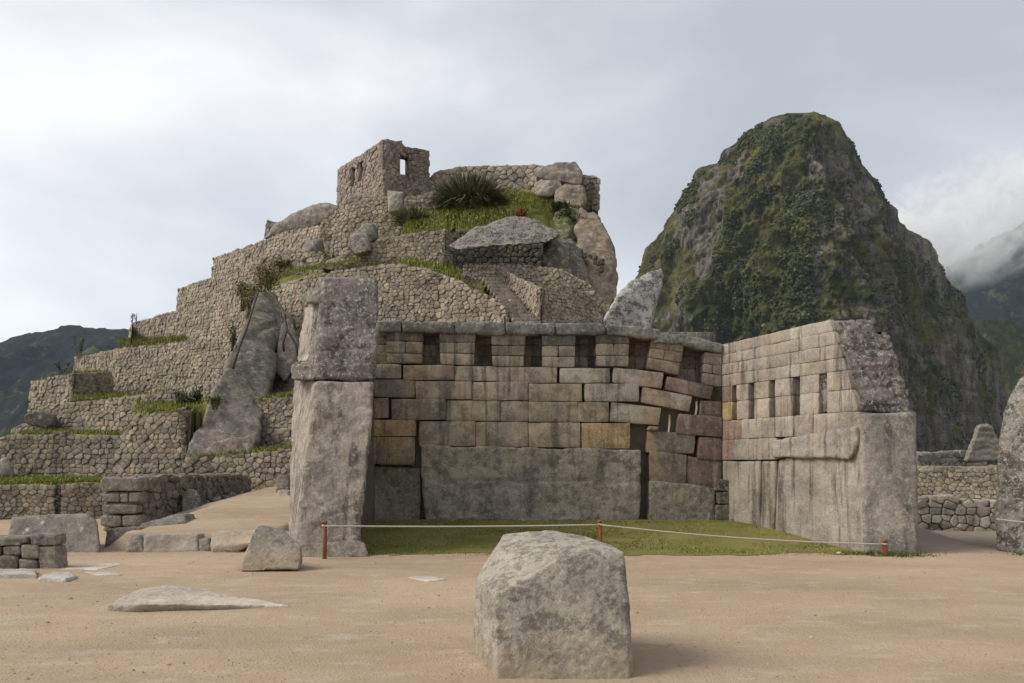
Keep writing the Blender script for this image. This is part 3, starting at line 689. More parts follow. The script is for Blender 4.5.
# shifted blocks of the collapsing right part: each reads as its own block
for q, k in [([(612, 382.3), (662, 388.5), (664, 372.3), (613.5, 367)], 'p'), ([(665, 389.5), (711, 399.5), (714, 386.5), (667.5, 375.8)], 'r'), ([(641, 402), (690, 411.5), (692.5, 396), (643, 386)], 'p'),
             ([(609.5, 421.2), (659.5, 425.3), (661.5, 408), (611.5, 401.5)], 'p'), ([(676, 433.5), (722, 437.5), (722, 417), (679, 413.7)], 'r'), ([(646, 452.5), (694, 454), (696, 433.3), (648, 430.5)], 'd'),
             ([(697, 459), (722, 461), (722, 438), (699, 436.5)], 'r'), ([(649, 481), (686.5, 485), (687, 455), (649.5, 450.5)], 'd'), ([(687, 485), (722, 489), (722, 461.5), (687.5, 456)], 'r'),
             ([(700, 416.5), (722, 417.5), (722, 401.5), (701, 400.5)], 'r'), ([(647, 430.3), (658, 431), (659, 427), (648.5, 426)], 'd')]:
    mb = MB(); blk(mb, q, k, depth=random.uniform(-.05, .03), bev=.014, jt=.06); mb.build('shifted_block', ASH, parent=troot)
# piers between niches, three courses each
piers = [[(386, 331), (423, 331.5), (421, 363.5), (387.5, 363)], [(439, 332.5), (475.5, 333), (473.5, 365.3), (440.5, 364.5)], [(491, 334), (525.7, 334.5), (523.5, 366.7), (492.5, 366.5)],
         [(541.6, 335), (576, 335), (574.5, 367.3), (542.5, 367)], [(595.4, 334), (629.6, 334.5), (628.6, 366.5), (597, 366)], [(652, 338.5), (685, 342), (678.5, 375), (646.5, 368)], [(704, 352), (722, 354), (722, 387), (703, 384)]]
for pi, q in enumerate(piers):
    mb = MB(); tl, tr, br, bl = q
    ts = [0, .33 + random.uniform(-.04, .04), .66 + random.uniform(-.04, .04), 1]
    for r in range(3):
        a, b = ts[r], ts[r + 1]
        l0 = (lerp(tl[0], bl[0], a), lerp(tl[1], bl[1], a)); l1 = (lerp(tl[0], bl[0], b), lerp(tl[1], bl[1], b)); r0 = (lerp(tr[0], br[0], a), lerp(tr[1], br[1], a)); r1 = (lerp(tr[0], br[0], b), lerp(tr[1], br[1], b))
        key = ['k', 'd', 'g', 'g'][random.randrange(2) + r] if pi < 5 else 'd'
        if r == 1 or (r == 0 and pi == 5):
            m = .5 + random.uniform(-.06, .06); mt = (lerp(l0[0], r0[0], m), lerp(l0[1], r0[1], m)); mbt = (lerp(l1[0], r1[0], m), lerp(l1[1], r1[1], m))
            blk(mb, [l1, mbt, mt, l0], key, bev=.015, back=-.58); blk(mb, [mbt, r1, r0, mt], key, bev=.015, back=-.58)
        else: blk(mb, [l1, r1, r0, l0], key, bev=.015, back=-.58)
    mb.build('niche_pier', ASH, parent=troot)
# niche backs deep inside: mixed blocks, recess shade put into their mostly darker tints
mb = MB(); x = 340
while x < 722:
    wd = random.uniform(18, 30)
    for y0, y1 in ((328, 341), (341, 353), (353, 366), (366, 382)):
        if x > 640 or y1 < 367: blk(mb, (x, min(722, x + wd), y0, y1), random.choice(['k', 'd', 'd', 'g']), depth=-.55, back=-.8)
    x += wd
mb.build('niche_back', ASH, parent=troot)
# capstones
for i, q in enumerate([[(376, 332), (401, 332), (401, 320), (376, 320.5)], [(401.5, 332.3), (454, 333.2), (454, 322), (402, 320.5)], [(454.5, 334), (505, 335), (505, 322), (455, 321)], [(505.5, 334.5), (555, 334.5), (555, 323), (506, 322)],
     [(555.5, 334.8), (606, 334.5), (605, 323), (556, 322.5)], [(606, 334.8), (659, 339.5), (660, 329), (607, 322.8)], [(653, 344), (690, 344.5), (688, 333.5), (657, 333)], [(681, 345), (723, 353.5), (723, 344), (684, 334)]]):
    f_ = [P(a, b, TY - .07) for a, b in q]; rocky('capstone', [f_ + [v_ + Vector((0, 1.1, 0)) for v_ in f_]], MONO, jit((.25, .245, .215), .12), .035, 2, .03, 3.5, parent=troot)
# lower great stones
def bigblock(name, q, Yf, dY, tint, mat=MONO, vox=.05, amp=.03, **k):
    f_ = [P(a, b, Yf) for a, b in q]; return rocky(name, [f_ + [v_ + Vector((0, dY, 0)) for v_ in f_]], mat, tint, vox, k.pop('smooth', 1), amp, k.pop('sc', 1.8), **k)
bigblock('foundation_stone', [(425.5, 523), (640, 523), (642, 449), (560, 448), (500, 447.5), (419, 445.5), (423.5, 478)], TY - .06, .9, (.35, .315, .245), parent=troot, strata=(2.3, .035), ridged=.03, amp=.045)
bigblock('foundation_stone', [(355, 523), (420, 523), (421.5, 467.5), (355, 465.5)], TY + .1, .9, (.28, .255, .2), parent=troot)
bigblock('foundation_stone', [(648, 524), (716, 524), (716.5, 488), (690, 483.5), (649.5, 480.5)], TY - .06, .9, (.29, .255, .19), parent=troot)
for q in ([(716, 491), (735, 491.5), (734.5, 480), (717, 479)], [(718, 504.5), (736, 504.5), (736, 491.5), (718, 491.5)], [(716, 522), (736.5, 522), (736.5, 505), (716.5, 505)]):
    bigblock('filler_stone', q, TY - .2, .5, (.17, .155, .12), vox=.03, amp=.02, sc=4, parent=troot)
bigblock('plinth_stone', [(428, 524), (520, 525), (556, 524), (590, 523), (585, 519.5), (530, 519), (470, 517.5), (430, 519)], TY - .2, .4, (.22, .205, .18), vox=.03, amp=.05, sc=4, parent=troot)
# dark core of the wall
mb = MB()
def box(mb, x0, x1, y0, y1, z0, z1, tint=(.05, .045, .04), mat=0):
    vs = [(x, y, z) for z in (z0, z1) for y in (y0, y1) for x in (x0, x1)]
    mb.add(vs, [(0, 2, 3, 1), (4, 5, 7, 6), (0, 1, 5, 4), (2, 6, 7, 3), (0, 4, 6, 2), (1, 3, 7, 5)], tint, mat)
zc = P(0, 366, TY).z; zt_ = P(0, 334, TY).z; zt2 = P(0, 352, TY).z; zc2 = P(0, 384, TY).z
box(mb, P(352, 0, TY).x, P(640, 0, TY).x, TY + .3, TY + .97, 0, zc - .02)
box(mb, P(352, 0, TY).x, P(640, 0, TY).x, TY + .79, TY + .98, zc - .02, zt_)
box(mb, P(640, 0, TY).x, P(722, 0, TY).x, TY + .32, TY + .97, 0, zc2 - .1); box(mb, P(640, 0, TY).x, P(722, 0, TY).x, TY + .79, TY + .98, zc2 - .1, zt2)
mb.build('wall_core', DARKM, parent=troot, smooth=False)
o, _ = rubble('rear_face', [(722, 345, 520, TY + 1.05), (352, 333, 520, TY + 1.05)], None, size=.35, parent=troot, batter=0)
# sticks wedged in the cracks
for (a, b) in (((669.5, 415), (668.5, 432)), ((696.5, 401), (695.5, 415))):
    mb = MB(); p, q = P(*a, TY + .1), P(*b, TY + .1); r = .022
    vs = []; 
    for c0, rr in ((p, r), ((p + q) / 2 + Vector((.012, 0, 0)), r * 1.15), (q, r * .9)):
        for k in range(7): vs.append((c0.x + rr * math.cos(k * .898), c0.y + rr * math.sin(k * .898), c0.z))
    mb.add(vs, [(j * 7 + k, j * 7 + (k + 1) % 7, j * 7 + 7 + (k + 1) % 7, j * 7 + 7 + k) for j in (0, 1) for k in range(7)] + [tuple(range(7)), tuple(range(20, 13, -1))], (.5, .45, .35))
    o = mb.build('wooden_stick', LEAF); tag(o, 'pale stick wedged upright in the ' + ('lower, wider crack' if a[0] < 680 else 'upper, narrower crack') + ' of the collapsing wall', 'stick')

# ------------------------------------------------------------------ right wing
A = Vector((P(722, 0, TY).x, TY)); B = Vector((P(868, 0, 14.1).x, 14.1))
wd_ = (B - A); WL = wd_.length; wd_.normalize(); wn = Vector((-wd_.y * -1, wd_.x * -1)); wn = Vector((wd_.y, -wd_.x))
if wn.x > 0: wn = -wn
def wray(px, py):
    r = (px - 512) / F; t = (r * A.y - A.x) / (wd_.x - r * wd_.y); Y = A.y + wd_.y * t
    return (t, EYE - (py - HZ) * Y / F)
wfn = lambda u, v, d: (A.x + wd_.x * u + wn.x * d, A.y + wd_.y * u + wn.y * d, v)
rroot = empty('temple_wing', wfn(WL / 2, 0, -.4), 'right side wing of the temple with five slim niches and a huge end stone', 'temple wall')
ca = dict(w=(.40, .36, .295), q=(.36, .315, .26), o=(.45, .315, .16), s=(.37, .325, .26), r=(.32, .21, .165))
lines = [[(722, 344.5), (829, 319.5)], [(722, 355), (833, 331)], [(722, 364.5), (838, 344)], [(722, 375), (843, 357.5)], [(722, 387), (847, 370)], [(722, 402.5), (852, 389)], [(722, 421), (858, 411)], [(722, 440), (865, 433)], [(722, 460), (868, 459)]]
def ly(k, x): (x0, y0), (x1, y1) = lines[k]; return y0 + (y1 - y0) * (x - x0) / (x1 - x0)
def edge_r(k, y): return interp(y, [319, 411, 460], [828.5, 858, 867])
splits = {0: [722, 735, 752, 770, 790, 829], 1: [722, 737, 755, 777, 800, 819, 833], 2: [722, 738, 748, 770, 787, 804, 820, 838], 3: [722, 733, 743, 758, 776, 800, 815, 829, 843],
          4: [722, 731.5, 736.5, 748.5, 754, 769, 775, 792.5, 799.5, 818.5, 827, 841, 852], 6: [722, 729, 741, 762, 775, 793, 813, 835, 858], 7: [722, 733, 757, 776]}
for k in (0, 1, 2, 3, 6, 7):
    mb = MB(); s_ = splits[k]
    for i in range(len(s_) - 1):
        x0, x1 = s_[i], s_[i + 1]
        q = [(x0, ly(k + 1, x0)), (x1, ly(k + 1, x1)), (x1, ly(k, x1)), (x0, ly(k, x0))]
        if i == len(s_) - 2 and k != 7: q = [(x0, ly(k + 1, x0)), (lines[k + 1][1][0], lines[k + 1][1][1]), (lines[k][1][0], lines[k][1][1]), (x0, ly(k, x0))]
        key = 'r' if (k >= 6 and x0 < 730) else random.choice('wwqss') if k != 7 else 's'
        blk(mb, q, ca[key], depth=0, back=-.4, bev=.007, mapf=wray, fn=wfn, gap=.002)
    mb.build('masonry_course', WING, parent=rroot)
# niche row, two courses, with gaps for niches
nich = [(731.5, 736.5, 387, 421), (748.5, 754, 385.5, 420), (769, 775, 382, 418.5), (792.5, 799.5, 379, 416.5), (818.5, 827, 374.5, 413)]
ex = [722] + [v_ for n_ in nich for v_ in n_[:2]] + [856]
mb = MB()
for i in range(0, len(ex), 2):
    x0, x1 = ex[i], ex[i + 1]
    for k in (4, 5):
        xs_ = [x0, x1] if i < 10 else ([x0, 841, lines[k + 1][1][0]])
        for a, b in zip(xs_, xs_[1:]):
            bt = lines[k][1][0] if b > 850 else b
            q = [(a, ly(k + 1, a)), (b, ly(k + 1, b)), (bt, ly(k, bt)), (a, ly(k, a))]
            blk(mb, q, ca['r' if a < 730 and k == 4 else 'o' if (775 < a < 785 or a < 730) else random.choice('wqss')], depth=0, back=-.55, bev=.007, mapf=wray, fn=wfn, gap=.002)
mb.build('masonry_course', WING, parent=rroot)
mb = MB()
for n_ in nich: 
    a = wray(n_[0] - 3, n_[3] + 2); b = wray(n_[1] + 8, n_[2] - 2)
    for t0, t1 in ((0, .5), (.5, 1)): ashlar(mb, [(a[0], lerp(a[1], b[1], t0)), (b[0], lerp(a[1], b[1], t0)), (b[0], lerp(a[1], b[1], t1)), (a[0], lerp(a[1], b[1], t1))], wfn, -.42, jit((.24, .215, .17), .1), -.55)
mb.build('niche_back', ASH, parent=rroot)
# great lower stones of the wing (hulls thick into the wall)
def W3(px, py, d=0): u, v_ = wray(px, py); return Vector(wfn(u, v_, d))
def wstone(name, pts, d, back, tint, mat=WING, vox=.045, amp=.02, sc=2, smooth=1, extra=(), **k):
    f_ = [W3(a, b, d) for a, b in pts]; bb = [W3(a, b, -back) for a, b in pts]
    return rocky(name, [f_ + bb + list(extra)], mat, tint, vox, smooth, amp, sc, parent=rroot, **k)
wstone('foundation_stone', [(722.5, 525), (737, 527), (759, 530), (760, 461), (722.5, 461)], .0, .8, (.36, .32, .25))
wstone('foundation_stone', [(760, 532), (773, 535), (775, 485), (775, 461), (760.8, 461)], .0, .8, (.33, .29, .22))
wstone('foundation_stone', [(774, 537), (868, 558), (866, 440), (858, 455), (776, 459)], -.02, .9, (.36, .325, .27), vox=.05, amp=.025)
wstone('ledge_stone', [(776, 458), (772, 453), (776, 440), (813, 436), (858, 426), (860, 440), (853, 459), (815, 456.5)], .07, .6, (.36, .335, .285), amp=.045, sc=3.5, smooth=0)
# end pilaster: huge grey stone
def Q(px, py, Y): return P(px, py, Y)
rocky('end_stone', [PS([(866, 556, 14.1), (917, 557, 13.9), (917.5, 500, 14.0), (916, 440, 14.15), (912, 412, 14.25), (862, 414, 14.2), (859, 420, 14.25), (866, 460, 14.15)]) + PS([(850, 540, 14.9), (918, 545, 14.9), (915, 412, 15.1), (848, 416, 15.1)])],
      PILL, (.33, .30, .255), .045, 1, .025, 1.8, parent=rroot)
# upper rough lichened end of the wing, leaning back
fr = [W3(859, 412, -.07), W3(850, 380, -.07), W3(839, 345, -.07), W3(830, 320.5, -.06)] + PS([(858, 318.5, 14.75), (874, 319.5, 14.75), (876, 331, 14.7), (892, 333, 14.7), (896, 350, 14.6), (905, 375, 14.5), (911, 402, 14.4), (913, 413, 14.35)])
sh = Vector((-wd_.x, -wd_.y, 0))
rocky('gable_end', [('prism', fr, [v_ + sh * .9 for v_ in fr])], LICH, (.235, .205, .185), .045, 1, .06, 3., parent=rroot, strata=(.34, .035))
# core and outer half of the wing
core = [W3(722, 346, 0), W3(829, 321, 0)]
mb = MB()
z0 = 0; zt0 = wray(722, 348)[1]; 
uE = WL - .55
def prismw(mb, u0, u1, d0, d1, za0, zb0, za1, zb1, tint):
    vs = [wfn(u0, za0, d0), wfn(u1, zb0, d0), wfn(u1, zb0, d1), wfn(u0, za0, d1), wfn(u0, za1, d0), wfn(u1, zb1, d0), wfn(u1, zb1, d1), wfn(u0, za1, d1)]
    mb.add(vs, [(0, 1, 2, 3), (7, 6, 5, 4), (0, 4, 5, 1), (1, 5, 6, 2), (2, 6, 7, 3), (3, 7, 4, 0)], tint)
prismw(mb, 0, uE, -.6, -1.0, 0, 0, wray(722, 347)[1], wray(829, 322)[1] - .05, (.1, .1, .1))
prismw(mb, 0, uE + .1, -.2, -.6, 0, 0, wray(722, 424)[1], wray(850, 415)[1] - .12, (.1, .1, .1))
prismw(mb, 0, uE - .15, -.2, -.6, wray(722, 383)[1], wray(829, 368)[1], wray(722, 348)[1], wray(829, 322)[1] - .06, (.1, .1, .1))
mb.build('wall_core', DARKM, parent=rroot, smooth=False)
mb = MB(); topf = lambda u, v, d: wfn(u, lerp(wray(722, 345.5)[1], wray(829, 320.5)[1], min(1, u / uE)) + d - .06, -v)
for p, poly in voronoi(0, uE, lambda u: .06, lambda u: 1.0, .36): cell_stone(mb, poly, topf, .05, .012, tints((.33, .31, .27)), bev=.3)
mb.build('coping', WING, parent=rroot)
mb = MB(); bf = lambda u, v, d: wfn(u, v, -1.0 - d)
for p, poly in voronoi(0, WL - .3, lambda u: 0, lambda u: wray(722, 346)[1] - .05, .4): cell_stone(mb, poly, bf, .08, .012, tints(STONE), bev=.4)
mb.f = [tuple(reversed(f)) for f in mb.f]; mb.build('rear_face', RUB, parent=rroot)

# ------------------------------------------------------------------ left wing pillar
lroot = empty('temple_pillar', P(330, 557, 14), 'tall two block end of the left wing, darkly lichened above', 'temple wall')
sl_ = Vector((-.42, 1, 0))
fr = PS([(296, 548, 13.75), (362, 549, 13.75), (360, 522, 13.85), (368, 466, 14.05), (373, 415, 14.25), (374.5, 381, 14.4), (316, 381, 14.4), (306, 450, 14.1)])
bk = PS([(288, 538, 14.9), (355, 535, 14.9), (355, 522, 15.5), (360, 466, 16), (365, 415, 16.5), (368, 381, 16.8), (295, 379, 16.6), (290, 450, 15.8)])
rocky('lower_block', [('prism', fr, bk)], PILL, (.36, .315, .26), .045, 1, .04, 1.9, parent=lroot, seed=3)
rocky('base_stone', [PS([(295, 560, 13.6), (371, 559, 13.55), (366, 545, 13.7), (360, 541, 13.75), (298, 543, 13.75)]) + [v_ + Vector((-.3, 1.6, 0)) for v_ in PS([(299, 556, 13.6), (360, 553, 13.6), (357, 543, 13.7), (300, 543, 13.75)])]],
      MONO, (.3, .26, .2), .04, 2, .03, 3, parent=lroot)
fr = PS([(314, 379.5, 14.45), (375.5, 379.5, 14.45), (377.5, 340, 14.55), (378.5, 279, 14.75), (350, 277.5, 14.8), (322.5, 277.5, 14.8), (319, 310, 14.7), (316, 350, 14.55)])
bk = PS([(300, 378, 16.5), (372, 378, 16.5), (372, 340, 16.6), (372, 281, 16.4), (350, 279, 16.4), (318, 279, 16.2), (309, 306, 16.8), (299, 360, 16.8)])
rocky('upper_block', [('prism', fr, bk)], LICH, (.23, .205, .185), .05, 2, .06, 2.4, parent=lroot, strata=(.42, .03), seed=5)
rocky('corbel_stone', [PS([(292, 380, 14.8), (291, 366, 14.9), (300, 361.5, 15), (316, 362, 14.6), (316, 380, 14.5)]) + PS([(293, 379, 16), (296, 362, 16), (316, 362, 16), (316, 380, 16)])], LICH, (.2, .18, .16), .035, 2, .04, 3, parent=lroot)
rocky('corbel_stone', [PS([(307, 303, 15.2), (308, 291, 15.3), (321, 290, 14.9), (322, 303, 14.9)]) + PS([(308, 303, 16), (309, 292, 16), (321, 290, 16), (322, 303, 16)])], LICH, (.26, .24, .21), .035, 2, .04, 3, parent=lroot)
rocky('side_block', [PS([(297, 362, 15.6), (303, 335, 15.8), (306, 308, 16), (321, 306, 15.6), (320, 340, 15.4), (318, 362, 15.2)]) + PS([(299, 362, 17), (306, 308, 17.2), (321, 306, 17), (318, 362, 17)])], WING, (.40, .35, .3), .045, 2, .05, 2.5, parent=lroot, ridged=.03)
mb = MB(); box(mb, P(352, 0, 15.5).x - .35, P(350, 0, 15.5).x + .15, 15.3, 17.9, 0, 3.0); mb.build('wall_core', DARKM, parent=lroot, smooth=False)

# ------------------------------------------------------------------ foreground boulder and ground stones
rocky('boulder', [PS([(497, 686, 5.98), (560, 690, 5.93), (630, 686, 5.98), (634, 668, 6.1), (627, 626, 6.2), (627.5, 580, 6.28), (624, 552, 6.34), (611, 548.5, 6.4), (584, 549, 6.38), (558, 560, 6.28), (528, 581, 6.2), (496, 596, 6.12), (494, 640, 6.1),
      (480, 585, 6.55), (476, 578, 6.62), (474.5, 640, 6.6), (473, 662, 6.6), (493, 550, 6.95), (504, 534, 7.15), (531, 532.5, 7.25), (552, 530.5, 7.2), (583, 535.5, 7.0), (613, 546, 6.7),
      (490, 650, 7.3), (620, 650, 7.2), (560, 650, 7.5)])], BOUL, (.43, .39, .315), .013, 1, .009, 5, .6, tag_=('large squared pale granite boulder with a sloping top in the front centre', 'rock'), seed=11)
def gst(name, top, dh, tint, label, mat=MONO, vox=.03, amp=.02, sc=4, cat='stone', bot=None, **k):
    """ground stone from its top outline [(px,py,Y)], down dh metres"""
    t_ = PS(top); c_ = sum(t_, Vector()) / len(t_)
    b_ = [c_ + (q - c_) * 1.06 - Vector((0, 0, dh)) for q in t_]
    for q in b_: q.z = min(q.z, gzf(q.x, q.y) - .05)
    return rocky(name, [t_ + b_], mat, tint, vox, 2, amp, sc, tag_=(label, cat), **k)
rocky('boulder', [PS([(240, 571, 11.7), (299, 570, 11.7), (303, 563, 12), (302, 545, 12), (283, 530, 12.1), (262, 525, 12.1), (257, 527, 12.05), (248, 545, 11.9), (238, 568, 11.9), (262, 530, 12.7), (290, 560, 12.9), (250, 560, 12.9)])],
      BOUL, (.31, .285, .24), .022, 2, .02, 4, tag_=('small pointed grey boulder beside the foot of the tall pillar', 'rock'))
Yr = lambda y: 1312 / (y - 460)
rocky('flat_rock', [[P(107, 605, 8.7), P(114, 602, 8.75), P(142, 604, 8.6), P(225, 604.5, 8.7), P(290, 605.5, 8.9), P(128, 594, 9.1), P(140, 588.5, 9.35), P(165, 584.5, 9.6), P(185, 587, 9.7), P(206, 592, 9.6), P(245, 598, 9.3)] + [Vector((q.x, q.y, -.12)) for q in PS([(104, 612, 8.7), (292, 608, 8.9), (200, 598, 10)])]],
      DUSTY, (.5, .435, .35), .02, 2, .02, 5, tag_=('long flat pale rock rising from the dirt at the left front', 'rock'))
for pts, lab in (([(60, 570, 11.9), (85, 565, 12.4), (118, 563.5, 12.6), (122, 566, 12.4), (95, 572, 11.8)], 'thin pale flat stone flush with the dirt near the left wall stub'),
                 ([(84, 573.5, 11.6), (110, 573, 11.6), (122, 576, 11.35), (98, 577, 11.3)], 'small pale sliver of stone in the dirt in front of the thin pale flat stone'),
                 ([(408, 579.5, 11.1), (418, 577.5, 11.2), (436, 578, 11.15), (447, 581, 10.9), (428, 582.5, 10.75)], 'small whitish flat stone in the dirt left of the big front boulder')):
    t_ = [Vector((P(*q).x, P(*q).y, .018)) for q in pts]
    rocky('flat_stone', [t_ + [Vector((q.x, q.y, -.08)) for q in t_]], DUSTY, (.55, .49, .41), .014, 1, .008, 5, tag_=(lab, 'stone'))
gst('flat_stone', [(39, 577, 10.75), (52, 572, 11.3), (70, 571.5, 11.4), (77, 575, 11.0), (66, 578, 10.7)], .1, (.47, .44, .39), 'pale angular flat stone right of the low wall stub at the left edge', DUSTY, vox=.02)
gst('flat_stone', [(-20, 573.5, 11.0), (-15, 568.5, 11.55), (36, 568.5, 11.55), (37, 573, 11.0)], .15, (.42, .39, .35), 'low pale slab in front of the wall stub at the left edge', DUSTY, vox=.025)
mb = MB()
q_ = [Vector((P(836, 554, 14).x, 14.0, -.02)), Vector((P(846, 554, 14).x, 14.0, -.02)), Vector((P(847, 554, 14).x, 14.2, -.02)), Vector((P(838, 554, 14).x, 14.2, -.02))]
rocky('loose_stone', [q_ + [P(838, 551.5, 14.05), P(843, 552.5, 14.02), P(846, 555, 14)]], DUSTY, (.6, .56, .48), .012, 1, .006, 8, tag_=('little whitish loose stone on the turf edge by the right wing', 'stone'))

# left edge wall stub, individual coursed stones in one masonry wall
def blockwall(name, rows, Yf, dY, label, cat='wall', tint=(.24, .22, .19), mat=MONO, vox=.035, amp=.02):
    r0 = empty(name, P(rows[0][0], rows[0][3], Yf), label, cat)
    for x0, x1, y0, y1 in rows:
        f_ = [P(x0 + random.uniform(-1, 1), y1, Yf), P(x1 + random.uniform(-1, 1), y1, Yf), P(x1, y0 + random.uniform(-.6, .6), Yf), P(x0, y0 + random.uniform(-.6, .6), Yf)]
        rocky('stone', [f_ + [v_ + Vector((0, dY, 0)) for v_ in f_]], mat, jit(tint, .18), vox, 2, amp, 3, parent=r0)
    return r0
blockwall('wall_stub', [(-30, -2, 557, 575), (-2, 17, 556, 573), (19, 37, 560, 572), (38, 57, 546, 574), (-30, 20, 538, 546), (21, 39, 545, 559), (-30, 0, 546, 557), (1, 20, 546, 556), (29, 56, 534, 545.5), (-30, 28, 536.5, 543)], 12.0, .3, 'low dark dry stone wall stub at the left edge of the plaza', tint=(.3, .27, .22))
rocky('cut_block', [PS([(9, 557, 14.2), (99, 556, 14.2), (101, 548, 14.3), (98, 522, 14.4), (88, 514.5, 14.5), (45, 515, 14.5), (12, 518, 14.5), (9, 530, 14.4)]) + PS([(12, 545, 15.5), (98, 545, 15.5), (90, 514, 15.5), (14, 517, 15.5)])], SPOT, (.25, .225, .195), .035, 2, .025, 2, tag_=('massive grey cut block dotted with pale lichen at the left', 'stone block'))
# pier of stacked blocks; wall running back has its shaded side painted darker
pr = empty('stacked_wall', P(125, 520, 18), 'wall of stacked grey blocks with a long rough flank, painted dark as its shaded side, beside the path', 'wall')
for x0, x1, y0, y1 in [(101, 142, 477.5, 491), (102, 119, 493, 502), (120, 128, 493, 502.5), (129, 141, 492, 503), (102, 138, 504, 514), (100, 121, 515, 527), (122, 142, 515, 527), (103, 142, 491, 494), (102, 140, 502, 505)]:
    f_ = [P(x0, y1, 18), P(x1, y1, 18), P(x1, y0 + .4, 18), P(x0, y0, 18)]
    if y1 - y0 < 4: f_ = [q + Vector((0, .08, 0)) for q in f_]
    rocky('stone', [f_ + [v_ + Vector((0, .32, 0)) for v_ in f_]], MONO, jit((.32, .285, .235), .15), .04, 2, .025, 3, parent=pr)
rubble('flank', [(144, 478, 526, 18.35), (165, 476, 524, 19.3), (205, 475, 512, 21.3), (247, 474, 502, 23.6)], None, size=.17, base=(.2, .172, .135), thick=.9, parent=pr, batter=.02, asp=1.5)
rocky('standing_stone', [PS([(181, 514, 19.5), (202, 512, 19.7), (201, 497, 19.8), (196, 489, 19.9), (188, 488, 19.9), (182, 493, 19.8), (184, 512, 20.1), (199, 510, 20.1), (192, 490, 20.1)])], MONO, (.2, .18, .15), .03, 2, .02, 3, tag_=('small round topped upright stone in front of the dark wall flank', 'stone'))
K = [([(103, 549, 14.9), (106, 529, 15), (140, 527, 15.2), (143, 545, 15)], 'broad dark low stone at the foot of the stacked wall', (.2, .18, .155)),
     ([(136, 539, 15.2), (140, 524, 15.6), (170, 515, 16.3), (184, 514, 16.4), (186, 524, 16.0), (160, 536, 15.4)], 'long sloping stone lying against the dark wall flank', (.25, .23, .2)),
     ([(125, 550, 14.3), (130, 534, 14.4), (141, 536, 14.4), (144, 550, 14.3)], 'small pointed kerb stone, leftmost of the row below the path', (.3, .27, .22)),
     ([(144, 552, 14.3), (143, 535, 14.4), (198, 533.5, 14.5), (198, 552, 14.3)], 'long pale kerb block in the row below the path', (.37, .32, .25)),
     ([(199, 552, 14.35), (199, 538, 14.4), (209, 538, 14.4), (211, 551, 14.3)], 'small upright kerb stone between the two long kerb blocks', (.28, .25, .2)),
     ([(210, 545, 14.3), (212, 531.5, 14.6), (262, 530.5, 14.7), (258, 541, 14.3), (230, 546, 14.2)], 'long pale flat topped kerb block left of the pointed boulder', (.4, .33, .25)),
     ([(212, 552, 14.2), (214, 545, 14.4), (240, 543, 14.4), (240, 551, 14.2)], 'dark mossy stone tucked below the flat topped kerb block', (.17, .16, .1)),
     ([(262, 538, 14.6), (264, 531, 14.8), (296, 533, 14.9), (298, 540, 14.6)], 'kerb stone half hidden behind the pointed boulder', (.33, .28, .22)),
     ([(246, 500, 22.5), (247, 493, 22.8), (276, 489, 23.6), (278, 494, 23.2)], 'low dark step stone at the upper end of the path', (.2, .18, .15)),
     ([(276, 488, 22.4), (276, 476, 22.6), (288, 475, 22.7), (289, 488, 22.4)], 'squared brown block at the upper end of the path beside the pillar', (.22, .19, .16)),
     ([(277, 496, 21.5), (278, 490, 21.7), (289, 490, 21.8), (289, 497, 21.5)], 'small pale block lying below the squared brown one', (.36, .32, .27))]
for pts, lab, tn in K:
    f_ = PS(pts); rocky('kerb_stone' if 'kerb' in lab else 'stone_block', [f_ + [q + Vector((0, .55, -.02)) for q in f_] + [Vector((q.x, q.y, q.z - .18)) for q in f_[:1] + f_[-1:]]], DUSTY if tn[0] > .3 else MONO, tn, .03, 2, .025, 3.5, tag_=(lab, 'stone'))
# scattered rubble stones below the dark flank
for i in range(9):
    px = random.uniform(203, 246); Y = lerp(20.6, 23.2, (px - 203) / 43) - .15; r = random.uniform(.07, .14); z = gzf((px - 512) * Y / F, Y)
    c_ = Vector(((px - 512) * Y / F, Y, z + r * .3)); pts = [c_ + Vector((random.gauss(0, 1), random.gauss(0, 1), random.gauss(0, .7))).normalized() * r for _ in range(12)]
    rocky('loose_stone', [pts], MONO, jit((.28, .25, .2), .2), .03, 1, .01, 5, tag_=('small loose stone along the foot of the dark wall flank', 'stone', 'loose stones along the dark wall flank'))

# ------------------------------------------------------------------ right side: far pillar, low wall, ruins
pr = PS([(997, 549, 14.3), (1040, 560, 13.8), (1060, 380, 14.2), (1024, 375, 14.9), (1012, 395, 14.9), (1004, 410, 14.8), (1001, 440, 14.7), (995, 480, 14.55), (994, 520, 14.4)])
rocky('standing_pillar', [pr + [q + Vector((.88, 1.2, 0)) for q in pr]], LICH, (.27, .245, .21), .045, 2, .05, 1.8, tag_=('tall lichened stone pillar cut off by the right edge', 'pillar'))
rubble('dry_stone_wall', [(905, 498, 532, 18.9), (950, 498, 532, 18.7), (1010, 503, 534, 18.5)], 'low dry stone wall of rounded stones between the right wing and the pillar', 'wall', size=.19, base=(.38, .345, .29), thick=.6, depth=.12, wob=.06, asp=1.2, batter=.05, skirt=.1)
rubble('terrace_wall', [(895, 468, 502, 27), (950, 470, 502, 27), (1030, 466, 502, 27)], 'yellowish rubble bank behind the low dry stone wall at the right', 'terrace wall', size=.13, base=(.32, .275, .19), thick=2, depth=.06, wob=.1, batter=.45, asp=1.4)
rubble('ruin_wall', [(895, 455, 480, 39), (919, 455, 480, 39), (936, 452, 480, 40), (985, 451, 480, 41)], 'pale distant ruin wall right of the wing, left of the small gable', 'wall', size=.25, base=(.3, .28, .23), thick=.6)
gb = PS([(966, 462, 38.5), (980, 424.5, 38.5), (990, 424, 38.5), (1000, 440, 38.5), (1003, 462, 38.5)])
